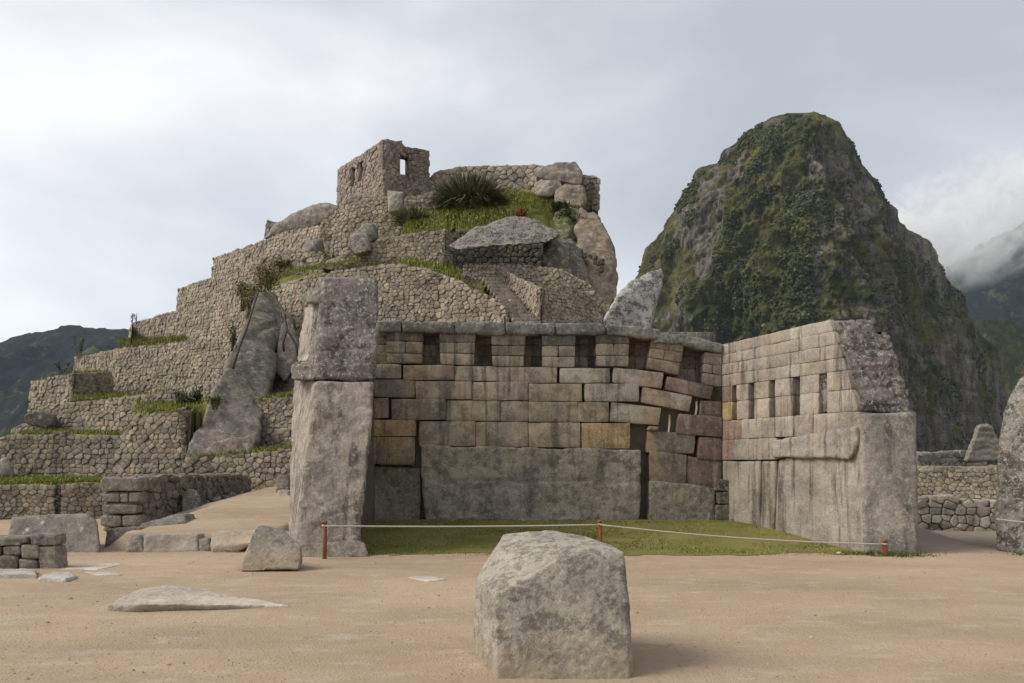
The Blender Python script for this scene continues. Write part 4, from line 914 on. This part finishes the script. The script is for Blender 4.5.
rocky('ruin_gable', [('prism', gb, [q + Vector((.2, .7, 0)) for q in gb])], RUB, (.3, .27, .22), .07, 1, .06, 2.2, tag_=('small distant stone gable beside the right pillar', 'ruin'), strata=(.28, .05))

# ------------------------------------------------------------------ rope fence
def tube(mb, pts, r, tint, n=8):
    vs = []; 
    for i, p in enumerate(pts):
        d = (pts[min(i + 1, len(pts) - 1)] - pts[max(i - 1, 0)]).normalized(); a = d.cross(Vector((0, 0, 1)) if abs(d.z) < .9 else Vector((1, 0, 0))).normalized(); b = d.cross(a)
        for k in range(n): t = k * 2 * math.pi / n; vs.append(p + a * r * math.cos(t) + b * r * math.sin(t))
    fs = [(i * n + k, i * n + (k + 1) % n, (i + 1) * n + (k + 1) % n, (i + 1) * n + k) for i in range(len(pts) - 1) for k in range(n)]
    fs += [tuple(range(n - 1, -1, -1)), tuple((len(pts) - 1) * n + k for k in range(n))]
    mb.add(vs, fs, tint)
posts = [(324.5, 522, 13.35, .040, 'left rusty iron rope post in front of the tall pillar'), (600, 521, 13.9, .035, 'middle rusty rope post rising behind the big front boulder'), (884.5, 540.5, 13.7, .045, 'right short rusty rope post at the foot of the huge end stone')]
tops = []
for px, py, Y, r, lab in posts:
    t_ = P(px, py, Y); g_ = gzf(t_.x, t_.y)
    if px > 800: g_ = t_.z - .3
    rt = empty('rope_post', (t_.x, t_.y, g_ - .05), lab, 'post', 'rope fence posts')
    mb = MB(); tube(mb, [Vector((t_.x, t_.y, g_ - .1)), Vector((t_.x + .008, t_.y, (t_.z + g_) / 2)), t_], r * .85, (.3, .1, .05), 10); mb.build('shaft', RUST, parent=rt)
    mb = MB(); tube(mb, [t_ + Vector((0, 0, -.02)), t_ + Vector((0, 0, .012))], r * 1.1, (.3, .1, .05), 10); mb.build('cap', RUST, parent=rt)
    mb = MB(); tube(mb, [t_ + Vector((0, 0, -.075)), t_ + Vector((0, 0, -.045))], r * 1.1, (.5, .5, .4), 10); mb.build('rope_loop', ROPE, parent=rt)
    tops.append(t_ + Vector((0, -.03, -.06)))
def rope(a, b, sag, lab):
    pts = [a.lerp(b, i / 24) - Vector((0, 0, sag * 4 * (i / 24) * (1 - i / 24))) for i in range(25)]
    mb = MB(); tube(mb, pts, .0135, (.5, .5, .4), 6); o = mb.build('rope', ROPE); tag(o, lab, 'rope', 'barrier ropes')
rope(tops[0], tops[1], .02, 'thin pale rope from the left post to the middle post')
rope(tops[1], tops[2], .06, 'thin pale rope from the middle post to the right post')
rope(P(996, 519, 14.2), P(1100, 527, 13.4), .02, 'thin rope leaving the right pillar at the picture edge')

# ------------------------------------------------------------------ plants
def blade(mb, base, dirv, ln, wd, droop, tint, seg=3):
    d = Vector(dirv).normalized(); sd_ = d.cross(Vector((0, 0, 1))); 
    if sd_.length < .01: sd_ = Vector((1, 0, 0))
    sd_.normalize(); p = Vector(base); vs = []
    for i in range(seg + 1):
        t = i / seg; ww = wd * (1 - t * .92) * .5
        vs += [p - sd_ * ww, p + sd_ * ww]; p = p + d * ln / seg; d = (d + Vector((0, 0, -droop / seg))).normalized()
    mb.add(vs, [(2 * i, 2 * i + 1, 2 * i + 3, 2 * i + 2) for i in range(seg)], tint)
def tussock(name, c, rx, h, n, wd, cols_, label, cat, droop=1.1, ry=None, flare=.9):
    mb = MB(); c = Vector(c)
    for i in range(n):
        a = random.uniform(0, 6.283); rr = math.sqrt(random.random()); b = c + Vector((math.cos(a) * rr * rx * .55, math.sin(a) * rr * (ry or rx) * .55, 0))
        el = random.uniform(.25, 1.5); d = Vector((math.cos(a) * flare * rr + random.gauss(0, .2), math.sin(a) * flare * rr + random.gauss(0, .2), el))
        blade(mb, b, d, h * random.uniform(.6, 1.1), wd * random.uniform(.7, 1.3), droop * random.uniform(.5, 1.5), jit(random.choice(cols_), .2))
    o = mb.build(name, LEAF); tag(o, label, cat); return o
def bush(name, c, rx, ry, rz, n, ls, cols_, label, cat='bush', root_=True):
    r0 = empty(name, c, label, cat); mb = MB(); cc = Vector(c) + Vector((0, 0, rz * .9))
    lobes = [(cc + Vector((random.uniform(-.55, .55) * rx, random.uniform(-.5, .5) * ry, random.uniform(-.5, .5) * rz)), random.uniform(.35, .6)) for _ in range(9)]
    for i in range(n):
        lc, lr = random.choice(lobes); d = Vector((random.gauss(0, 1), random.gauss(0, 1), random.gauss(0, 1))).normalized() * random.random() ** .4
        p = lc + Vector((d.x * rx * lr, d.y * ry * lr, d.z * rz * lr))
        blade(mb, p, (random.gauss(0, 1), random.gauss(0, 1), random.uniform(-.2, 1)), ls * random.uniform(.6, 1.4), ls * .55, .4, jit(random.choice(cols_), .25), 2)
    mb.build('foliage', LEAF, parent=r0)
    ms = MB()
    for i in range(6):
        lc, _ = lobes[i]; c0 = Vector(c) + Vector((random.uniform(-.1, .1), 0, -.05)); tube(ms, [c0, c0.lerp(lc, .5) + Vector((.03, 0, .05)), lc], .02 + rz * .01, (.12, .09, .06), 5)
    ms.build('stem', LEAF, parent=r0)
    return r0
DG = [(.06, .075, .035), (.09, .105, .055), (.15, .16, .11), (.25, .25, .19)]; YG = [(.2, .2, .06), (.26, .24, .1), (.15, .17, .05), (.32, .28, .15)]; MG = [(.07, .11, .025), (.1, .14, .03), (.05, .08, .02)]
tussock('spiky_tussock', P(471, 212, 43), 1.75, 1.9, 2600, .1, DG, 'big round dark tussock of arching blades near the summit', 'bush', 1.2)
tussock('spiky_tussock', P(472, 208, 43.2), 1.2, 1.75, 900, .09, DG, 'upright taller heart of the big dark tussock near the summit', 'bush', .6)
tussock('spiky_tussock', P(412, 226, 41), .85, 1.0, 900, .07, DG, 'smaller dark tussock left of the big one', 'bush', 1.0)
tussock('bromeliad', P(521, 216, 37.0), .3, .42, 110, .06, [(.22, .03, .035), (.14, .02, .03), (.28, .06, .05), (.1, .1, .04)], 'small bright red rosette plant on the grass above the overhanging rock', 'plant', .5)
bush('bush', P(263, 298, 33.2), .85, .5, .75, 2200, .09, YG + MG[:1], 'tall wispy yellow green shrub growing above the leaning slab')
bush('bush', P(247, 322, 32.3), .45, .3, .8, 900, .08, YG, 'hanging dry yellow green growth left of the top of the leaning slab')
bush('bush', P(281, 271, 40.5), .6, .5, .4, 500, .12, YG + MG, 'small yellow green bush beside the ledge wall')
bush('bush', P(215, 408, 26.3), .3, .25, .25, 500, .08, [(.12, .18, .02), (.09, .14, .02), (.16, .2, .03)], 'bright green little bush clinging to the leaning slab')
bush('bush', P(188, 408, 28.3), .45, .3, .28, 500, .1, DG[:3] + MG, 'dark shrub on the terrace corner left of the leaning slab')
bush('bush', P(197, 404, 28.6), .4, .3, .35, 450, .1, DG[:3] + MG, 'dark leafy shrub beside the leaning slab edge')
bush('bush', P(243, 310, 33.2), .5, .4, .8, 700, .1, DG[1:3] + YG[2:3], 'straggly shrub along the upper left edge of the leaning slab')
bush('bush', P(234, 350, 30.2), .25, .3, .6, 350, .09, DG[:3], 'dark creeping plant on the left edge of the leaning slab')
bush('bush', P(557, 218, 42), .9, .5, .6, 700, .14, MG + DG[:2], 'leafy green plant below the tawny boulder')
bush('bush', P(572, 240, 41), .8, .5, 1.0, 900, .14, MG + DG[:2], 'dark green plants on the bank beside the tawny cliff')
for px, py, Y, h_, lab in ((78, 357, 39.5, 1.1, 'slender sapling on the terrace edge against the far mountain'), (60, 372, 34.5, .6, 'small weedy plant on the projecting terrace corner'), (134, 324, 46.5, .7, 'sparse twig plant at the end of the fourth terrace wall')):
    r0 = empty('sapling', P(px, py, Y), lab, 'plant'); mb = MB(); ms = MB()
    for k in range(4):
        b0 = P(px, py, Y) + Vector((random.uniform(-.15, .15), 0, -.1)); tp = b0 + Vector((random.uniform(-.3, .3), random.uniform(-.2, .2), h_ * random.uniform(.7, 1.1))); tube(ms, [b0, (b0 + tp) / 2 + Vector((.04, 0, 0)), tp], .012, (.1, .09, .05), 5)
        for _ in range(22):
            blade(mb, b0.lerp(tp, random.uniform(.25, 1)), (random.gauss(0, 1), random.gauss(0, 1), .5), .14, .06, .5, jit((.08, .11, .03)), 2)
    ms.build('stem', LEAF, parent=r0); mb.build('leaves', LEAF, parent=r0)
# vine roots on the rock
r0 = empty('creeping_vine', P(285, 345, 31), 'dark bare vine stems creeping over the rock by the leaning slab', 'vine')
for pts in ([(266, 290, 32.3), (275, 298, 31.6), (284, 312, 30.9), (287, 330, 30.2), (296, 345, 30.0), (299, 362, 29.8)], [(284, 312, 30.9), (292, 318, 30.4), (296, 330, 30.2)], [(287, 330, 30.2), (283, 342, 30.0), (284, 352, 30)], [(258, 292, 32.2), (246, 330, 30.1), (240, 345, 29.3), (233, 368, 28.1)]):
    mb = MB(); tube(mb, PS([(p[0], p[1], p[2] - .35) for p in pts]), .045, (.05, .045, .035), 6); mb.build('stem', LEAF, parent=r0)

# grass: blades along the terrace edges, on the banks and over the court
mb = MB()
GC = [(.19, .23, .045), (.24, .265, .065), (.33, .3, .1), (.15, .19, .04)]
edges = {'a': .7, 'a2': .7, 'b': .6, 'c': .5, 'd': 1.0, 'e': .6, 'f': .25, 'r1': .8, 'r2': 1., 'r3': .9, 'r4': .5, 'b2': .8, 'c2': .5, 'top': .15, 'g': .15, 'u1': .35, 'u2': .15, 'h': .12}
for k, dn in edges.items():
    st = W[k]; n = int(st.s[-1] * 130 * dn)
    for _ in range(n):
        u = random.uniform(0, st.s[-1])
        if mn.noise(Vector((u * .6, hash(k) % 7 if False else len(k) * 3.1, 0))) < -.25 + .3 * (1 - dn): continue
        q = st.fn(u, st.ztop(u) - .03, random.uniform(-.7, .1)); blade(mb, q, (random.gauss(0, .5), random.gauss(-.2, .4), 1), random.uniform(.07, .2), .03, .9, jit(random.choice(GC), .2), 2)
    # foot of each wall
    for _ in range(n // 2):
        u = random.uniform(0, st.s[-1]); q = st.fn(u, st.zbot(u) + .0, random.uniform(.08, .3)); blade(mb, q, (random.gauss(0, .5), random.gauss(-.2, .4), 1), random.uniform(.06, .18), .03, .9, jit(random.choice(GC), .2), 2)
def bank(poly, Yf, n, ln, cols_=GC, w_=.035):
    """blades spread over a bank given by two edges (px,py,Y)"""
    (a0, a1), (b0, b1) = poly
    for _ in range(n):
        s_, t = random.random(), random.random(); p = P(*a0).lerp(P(*a1), s_).lerp(P(*b0).lerp(P(*b1), s_), t)
        blade(mb, p, (random.gauss(0, .5), random.gauss(-.2, .4), 1), ln * random.uniform(.6, 1.4), w_, .8, jit(random.choice(cols_), .2), 2)
bank((((0, 484, 22.2), (102, 482, 22.8)), ((0, 476, 26.6), (102, 479, 26.3))), 0, 5000, .1)
bank((((118, 349, 38.3), (187, 341, 35.9)), ((118, 340, 45), (187, 338, 42))), 0, 1500, .22, [(.22, .2, .06), (.14, .16, .04)])
bank((((400, 236, 37.5), (520, 224, 37.3)), ((410, 210, 43), (540, 196, 45))), 0, 6000, .14, w_=.04)
bank((((395, 262, 32.4), (460, 280, 31.4)), ((410, 258, 35), (462, 270, 34)),), 0, 1500, .14)
bank((((520, 205, 44), (556, 215, 42)), ((500, 190, 47), (552, 196, 46))), 0, 2500, .16)
bank((((232, 404, 27.9), (298, 395, 27.4)), ((240, 398, 29.5), (298, 393, 29.5))), 0, 900, .13)
bank((((135, 414, 27), (200, 408, 27)), ((135, 402, 29.3), (205, 400, 29.5))), 0, 1500, .13)
bank((((556, 235, 41.5), (596, 262, 38)), ((552, 205, 44), (584, 210, 44))), 0, 4000, .3, MG + GC[:2], .06)
bank((((72, 400, 32), (128, 398, 31.6)), ((72, 395, 37), (128, 393, 36))), 0, 1500, .13)
bank((((22, 434.5, 27.6), (120, 434.5, 27.4)), ((22, 431, 30.5), (120, 432, 29.8))), 0, 2200, .1)
bank((((240, 404, 27.6), (298, 396, 27.1)), ((240, 400, 28.5), (298, 393, 28.5))), 0, 900, .12)
bank((((195, 458, 24.6), (297, 449, 24.3)), ((195, 455, 25.2), (297, 446, 25.6))), 0, 1200, .1)
bank((((284, 275, 37.5), (360, 262, 35.5)), ((284, 271, 40), (360, 259, 37))), 0, 1800, .13)
# court turf
for _ in range(26000):
    x = random.uniform(-4, 6.4); y = random.uniform(13.6, 17.0)
    if x < -3.6 + (y - 13.6) * -.1 + .8 or x > 6.2 - (y - 14) * .5: continue
    e_ = y - 13.85 - .25 * mn.noise(Vector((x * .9, 0, 0)))
    if e_ < 0 and random.random() < .9: continue
    if mn.noise(Vector((x * 1.1, y * 2, 4))) < -.28: continue
    blade(mb, (x, y, gzf(x, y) + .0), (random.gauss(0, .7), random.gauss(0, .7), .8), random.uniform(.02, .06), .016, .8, jit(random.choice([(.18, .19, .045), (.15, .165, .04), (.26, .235, .08)]), .2), 2)
# weeds at the pillar feet
for cx, cy, rx, n, cl_ in ((P(291, 520, 15.3).x, 15.0, .12, 260, [(.25, .3, .03), (.3, .32, .05)]), (P(900, 556, 13.8).x, 13.75, .45, 350, MG), (P(1030, 550, 13.8).x, 13.7, .4, 200, MG), (P(868, 556, 13.8).x, 13.9, .3, 150, MG)):
    for _ in range(n):
        x = cx + random.gauss(0, rx * .6); y = cy + random.gauss(0, rx * .35); blade(mb, (x, y, gzf(x, y)), (random.gauss(0, .6), random.gauss(0, .6), 1), random.uniform(.03, .1), .02, .8, jit(random.choice(cl_), .2), 2)
o = mb.build('grass', LEAF); tag(o, 'short green and yellowing grass on the terraces and the temple court', 'grass', kind='stuff')

# ------------------------------------------------------------------ mountains
def mountain_mat(name, g1_, g2_, rock1, rock2, sc=1., rockamt=.5):
    m, nt = newmat(name); tcn = N(nt, 'ShaderNodeTexCoord'); v = tcn.outputs['Object']; geo = N(nt, 'ShaderNodeNewGeometry')
    c = mixc(nt, ramp(nt, noise(nt, v, .016 * sc, 8, .65), .42, .6), g1_, g2_)
    c = mixc(nt, .8, c, ramp(nt, noise(nt, v, .12 * sc, 6, .75), .35, .68, (.45, .5, .5, 1), (1.5, 1.45, 1.2, 1)), 'MULTIPLY')
    mp = N(nt, 'ShaderNodeMapping'); mp.inputs['Scale'].default_value = (1, 1, .35); L(nt, v, mp.inputs[0])
    br = noise(nt, mp.outputs[0], .022 * sc, 7, .7, .4)
    c = mixc(nt, mth(nt, 'MULTIPLY', ramp(nt, br, .56, .64), .8 if rockamt else .1), c, (.13, .09, .045))
    mp3 = N(nt, 'ShaderNodeMapping'); mp3.inputs['Scale'].default_value = (1, 1, .14); L(nt, v, mp3.inputs[0])
    c = mixc(nt, .75, c, ramp(nt, noise(nt, mp3.outputs[0], .075 * sc, 6, .7, .3), .34, .66, (.5, .5, .5, 1), (1.5, 1.42, 1.3, 1)), 'MULTIPLY')
    c = mixc(nt, mth(nt, 'MULTIPLY', ramp(nt, noise(nt, v, .03 * sc, 7, .7), .56, .66), .6), c, (.15, .145, .055))
    rk = mixc(nt, ramp(nt, noise(nt, mp3.outputs[0], .16 * sc, 7, .75), .38, .62), rock1, rock2)
    at = N(nt, 'ShaderNodeAttribute', attribute_name='tint')
    sp = N(nt, 'ShaderNodeSeparateXYZ'); L(nt, at.outputs['Color'], sp.inputs[0])
    f_ = mth(nt, 'ADD', mth(nt, 'MULTIPLY', sp.outputs[0], 1.), mth(nt, 'MULTIPLY', noise(nt, mp.outputs[0], .05 * sc, 7, .75), 1.3))
    c = mixc(nt, ramp(nt, f_, 1.06 - rockamt * .2, 1.18 - rockamt * .2), c, rk)
    c = mixc(nt, .7, c, ramp(nt, noise(nt, v, .5 * sc, 5, .75), .34, .66, (.5, .55, .5, 1), (1.5, 1.45, 1.4, 1)), 'MULTIPLY')
    finish(nt, c, .95, mth(nt, 'ADD', noise(nt, v, .22 * sc, 10, .8), mth(nt, 'MULTIPLY', noise(nt, mp.outputs[0], .07 * sc, 5, .7), 1.5)), 1, 4.5 / sc)
    return m
MM = mountain_mat('jungle peak', (.06, .07, .026), (.14, .13, .052), (.065, .056, .047), (.24, .212, .178))
MD = 950.
left = [(112, 796), (115, 780), (119, 769), (126, 757), (134, 746), (142, 736), (150, 723), (163, 716), (168, 702), (188, 691), (210, 673), (232, 661), (250, 650), (268, 643), (300, 634), (345, 622), (400, 600), (470, 570), (560, 530)]
right = [(112, 808), (115, 824), (122, 839), (135, 846), (155, 860), (180, 875), (205, 886), (221, 897), (235, 915), (257, 934), (285, 950), (310, 965), (330, 976), (345, 986), (400, 1004), (440, 1016), (480, 1030), (560, 1060)]
ridge = [(112, 806), (560, 796)]
ly_ = [a for a, b in left]; lx_ = [b for a, b in left]; ry_ = [a for a, b in right]; rx_ = [b for a, b in right]
NH, NT = 400, 480; ysr = 113 + (560 - 113) * (np.linspace(0, 1, NH) ** 1.15)
vs = np.zeros((NH, NT, 3)); rockf = np.zeros((NH, NT))
for i, yy in enumerate(ysr):
    xl, xr = np.interp(yy, ly_, lx_), np.interp(yy, ry_, rx_); xc = np.interp(yy, [a for a, b in ridge], [b for a, b in ridge])
    z = EYE - (yy - HZ) * MD / F; half = (xr - xl) / 2 * MD / F
    for j in range(NT):
        t = j / NT   # around: 0..0.62 front, rest back
        if t < .72:
            u = t / .72 * 2 - 1     # -1 left, +1 right
            if u < 0: px = lerp(xc, xl, -u); k = -u
            else: px = lerp(xc, xr, u); k = u
            dep = -half * lerp(.62, .8, sm(-.35, .35, u)) * (1 - k ** 1.4)
        else:
            u = (t - .72) / .28 * 2 - 1; px = lerp(xr, xl, (u + 1) / 2); dep = half * .8 * (1 - u * u)
        vs[i, j] = ((px - 512) * (MD + dep) / F, MD + dep, EYE - (yy - HZ) * (MD + dep) / F)
du = np.roll(vs, -1, 1) - np.roll(vs, 1, 1); dvv = np.gradient(vs, axis=0); nrm = np.cross(dvv, du); nrm /= np.linalg.norm(nrm, axis=2, keepdims=True) + 1e-9
cen = vs.mean(axis=1, keepdims=True); sgn = np.sign(((vs - cen) * nrm)[..., :2].sum(-1, keepdims=True)); nrm *= np.where(sgn == 0, 1, sgn)
for i in range(NH):
    gr = min(1, .12 + (ysr[i] - 112) / 110); 
    for j in range(NT):
        p = Vector(vs[i, j]); pv = Vector((p.x, p.y, p.z * .30))
        side = .55 if (j / NT / .72 * 2 - 1) > 0 else .35
        g_ = mn.ridged_multi_fractal(pv * .011, 1., 2.1, 5, 1., 2.) - 1.1
        l_ = mn.noise(Vector((pv.x * .008 + pv.y * .004, 3, p.z * .0025)))
        f_ = mn.fractal(p * .05, .8, 2.1, 5); f2 = mn.fractal(Vector((p.x, p.y, p.z * .5)) * .12, .7, 2.1, 4)
        cr_ = 1 - abs(mn.noise(Vector((p.x * .021, p.y * .021, p.z * .0045)))) * 2.6     # sharp ribs running down the face
        cr2 = 1 - abs(mn.noise(Vector((p.x * .06 + 7, p.y * .06, p.z * .016)))) * 2.4
        d = (g_ * 14 + l_ * 22 + cr_ * 16) * gr + cr2 * 5 * min(1, gr + .2) + (f_ * 7 + f2 * 5.5) * min(1, .35 + gr)
        vd = mn.voronoi(Vector((p.x + 9 * mn.noise(p * .03), p.y, p.z * .42)) * .03)[0]; d += (vd[1] - vd[0]) * 10 * min(1, .25 + gr) - 2
        edge = abs((j / NT / .72 * 2 - 1)) if j / NT < .72 else 1
        if edge > .45: d *= lerp(1, .38, min(1, (edge - .45) / .45))
        vs[i, j] += nrm[i, j] * d * np.array([1, 1, .2])
        u_ = j / NT / .72 * 2 - 1
        yy = ysr[i]; rf = .08
        if u_ < -.55: rf = .38 - .0012 * abs(yy - 230)
        if u_ > .05: rf = .27 + .12 * min(1, max(0, (yy - 150) / 250))
        if abs(u_) < .3 and yy < 165: rf = .25
        rockf[i, j] = rf + .10 * g_ - .05 * cr_ + .05 * cr2
vsf = vs.reshape(-1, 3); fsm = []
for i in range(NH - 1):
    for j in range(NT): fsm.append((i * NT + j, i * NT + (j + 1) % NT, (i + 1) * NT + (j + 1) % NT, (i + 1) * NT + j))
mb = MB(); mb.add([tuple(a) for a in vsf], fsm + [tuple(range(NT - 1, -1, -1))]); mb.c = [(r, 0, 0) for r in rockf.ravel()]
o = mb.build('mountain', MM, smooth=True); tag(o, kind='structure')
# tree crowns over the peak: one leafy mass
ico = bmesh.new(); bmesh.ops.create_icosphere(ico, subdivisions=1, radius=1); iv = np.array([v_.co[:] for v_ in ico.verts]); ifc = np.array([[q.index for q in f.verts] for f in ico.faces]); ico.free()
def crowns(name, pts, rad, cols_, mat):
    n = len(pts); V = np.zeros((n, len(iv), 3)); Cc = np.zeros((n, len(iv), 4))
    for i, (p, r) in enumerate(zip(pts, rad)):
        V[i] = iv * r * np.array([1, 1, random.uniform(.7, 1.2)]) * (1 + np.random.uniform(-.35, .35, (len(iv), 1))) + np.array(p); Cc[i] = (*jit(random.choice(cols_), .25), 1)
    Fc = (ifc[None] + (np.arange(n) * len(iv))[:, None, None]).reshape(-1, 3)
    me = bpy.data.meshes.new(name); me.from_pydata(V.reshape(-1, 3).tolist(), [], Fc.tolist()); ca_ = me.color_attributes.new('tint', 'FLOAT_COLOR', 'POINT'); ca_.data.foreach_set('color', Cc.ravel()); me.materials.append(mat)
    o = bpy.data.objects.new(name, me); COL.objects.link(o); return o
pts = []; rad = []
while len(pts) < 17000:
    i = int(NH * random.random() ** .9); j = int(NT * .74 * random.random())
    i = min(i, NH - 1); p = vs[i, j]
    q = Vector(p) * .02
    if rockf[i, j] + .9 * mn.fractal(q, .8, 2, 3) > .2 or (j > NT * .37 and random.random() < .45) or mn.noise(Vector(p) * .045) < -.1: continue
    pts.append(p + nrm[i, j] * .8); rad.append(random.uniform(.5, 1.5) * (1 if ysr[i] > 150 else .9))
for _ in range(1500):
    j = int(NT * .36 + random.gauss(0, NT * .022)); i = int(NH * random.uniform(.2, .62)); pts.append(vs[i, j] + nrm[i, j] * .8); rad.append(random.uniform(.6, 2.0))
o = crowns('forest', pts, rad, [(.035, .046, .018), (.045, .056, .022), (.058, .068, .026), (.08, .085, .035)], LEAF); tag(o, 'dark green jungle scrub covering the steep peak', 'forest', kind='stuff')

def ridge_mtn(name, crest, Y, depth, mat, amp=30, base=-200, nx=240, ny=110, sc=.004, seed=0):
    """a broad range: crest given in pixels, falling toward the viewer and away"""
    px = np.linspace(crest[0][0], crest[-1][0], nx); cy = np.interp(px, [c[0] for c in crest], [c[1] for c in crest])
    V = []; 
    for i in range(nx):
        X0 = (px[i] - 512) / F; z0 = EYE - (cy[i] - HZ) * Y / F
        for j in range(ny):
            t = j / (ny - 1) * 1.5 - 1   # -1 near foot, 0 crest, .5 behind
            yy = Y + t * depth; z = lerp(z0, base, min(1, abs(t)) ** 1.05)
            X = X0 * Y; p = Vector((X, yy, seed))
            d = (mn.ridged_multi_fractal(Vector((X * sc, yy * sc * .45, seed)), 1, 2.1, 6, 1, 2) - 1.2) * amp * min(1, abs(t) * 3.5 + .12) + mn.fractal(Vector((X, yy, seed)) * sc * 8, .8, 2, 4) * amp * .16
            V.append((X, yy, z + d))
    Fx = [(i * ny + j, (i + 1) * ny + j, (i + 1) * ny + j + 1, i * ny + j + 1) for i in range(nx - 1) for j in range(ny - 1)]
    mb = MB(); mb.add(V, Fx); mb.c = [(.1, 0, 0)] * len(V); o = mb.build(name, mat); tag(o, kind='structure'); return o
MF = mountain_mat('distant jungle', (.009, .014, .011), (.015, .02, .015), (.05, .05, .045), (.12, .11, .1), .45, 0)
MR = mountain_mat('dim jungle spur', (.028, .036, .016), (.045, .048, .02), (.06, .055, .045), (.16, .15, .13), .8, .3)
ridge_mtn('mountain', [(-420, 330), (-200, 345), (-60, 352), (0, 342), (30, 334), (72, 325), (100, 327), (128, 327), (170, 338), (230, 352), (330, 380)], 2300, 1300, MF, 60, -350, seed=2)
ridge_mtn('mountain', [(860, 330), (905, 305), (940, 272), (965, 255), (985, 243), (1024, 222), (1080, 200), (1200, 205), (1350, 260)], 3000, 1500, MF, 90, -350, seed=5)
ridge_mtn('mountain', [(930, 420), (958, 350), (978, 320), (1000, 318), (1024, 326), (1080, 345), (1200, 400), (1300, 450)], 1350, 500, MR, 30, -350, seed=9, sc=.008)

# small gravel on the plaza
GV = simple('gravel grit', (.42, .33, .23), .95, (.25, .2, .15), 3)
pts = []; rad = []
while len(pts) < 2600:
    y = 4.5 + 10 * random.random() ** 1.3; x = random.uniform(-.68, .68) * y
    if mn.noise(Vector((x * .5, y * .5, 9))) < random.uniform(-.5, .5): continue
    if y > 13.7 and -3.5 < x < 6.3: continue
    r_ = random.uniform(.003, .010) * (2 if random.random() < .04 else 1); pts.append((x, y, gzf(x, y) + .02 * mn.noise(Vector((x, y, 0)) * .55) + .008 * mn.noise(Vector((x, y, 0)) * 2.1))); rad.append(r_)
o = crowns('gravel', pts, rad, [(.4, .4, .4)], GV); tag(o, 'scattered fine gravel on the trodden dirt', 'gravel', kind='stuff')
# ------------------------------------------------------------------ cloud bank round the right hand range
cm, nt = newmat('cloud vapour'); o_ = N(nt, 'ShaderNodeOutputMaterial'); pv = N(nt, 'ShaderNodeVolumePrincipled'); pv.inputs['Color'].default_value = (1, 1, 1, 1)
tcn = N(nt, 'ShaderNodeTexCoord'); n_ = noise(nt, tcn.outputs['Object'], .0085, 8, .7, 1.2)
dn_ = mth(nt, 'MULTIPLY', ramp(nt, n_, .47, .6), .02)
gr_ = N(nt, 'ShaderNodeTexGradient', gradient_type='SPHERICAL'); mp = N(nt, 'ShaderNodeMapping'); mp.inputs['Scale'].default_value = (1 / 430., 1 / 200., 1 / 190.)
L(nt, tcn.outputs['Object'], mp.inputs[0]); L(nt, mp.outputs[0], gr_.inputs[0])
L(nt, mth(nt, 'MULTIPLY', dn_, ramp(nt, gr_.outputs[1], .0, .45)), pv.inputs['Density']); L(nt, pv.outputs[0], o_.inputs['Volume'])
bm = bmesh.new(); bmesh.ops.create_icosphere(bm, subdivisions=4, radius=1)
for v_ in bm.verts: v_.co = Vector((v_.co.x * 430, v_.co.y * 200, v_.co.z * 190))
me = bpy.data.meshes.new('cloud'); bm.to_mesh(me); bm.free(); me.materials.append(cm)
o = bpy.data.objects.new('cloud', me); COL.objects.link(o); o.location = P(985, 218, 2250); o.rotation_euler = (0, math.radians(-18), 0); tag(o, 'low white cloud wrapping the top of the distant range at the right', 'cloud', kind='stuff')
# ------------------------------------------------------------------ haze
def vbox(name, x0, x1, y0, y1, z0, z1):
    mb = MB(); box(mb, x0, x1, y0, y1, z0, z1); return mb
hm, nt = newmat('haze air'); o_ = N(nt, 'ShaderNodeOutputMaterial'); pv = N(nt, 'ShaderNodeVolumePrincipled')
pv.inputs['Color'].default_value = (.6, .76, 1, 1); pv.inputs['Density'].default_value = 3.5e-5; pv.inputs['Anisotropy'].default_value = .2
L(nt, pv.outputs[0], o_.inputs['Volume'])
mb = vbox('haze', -5100, 5100, -5100, 5100, -420, 1150); o = mb.build('haze', hm, smooth=False); tag(o, 'thin pale blue mountain haze', 'haze', kind='stuff')
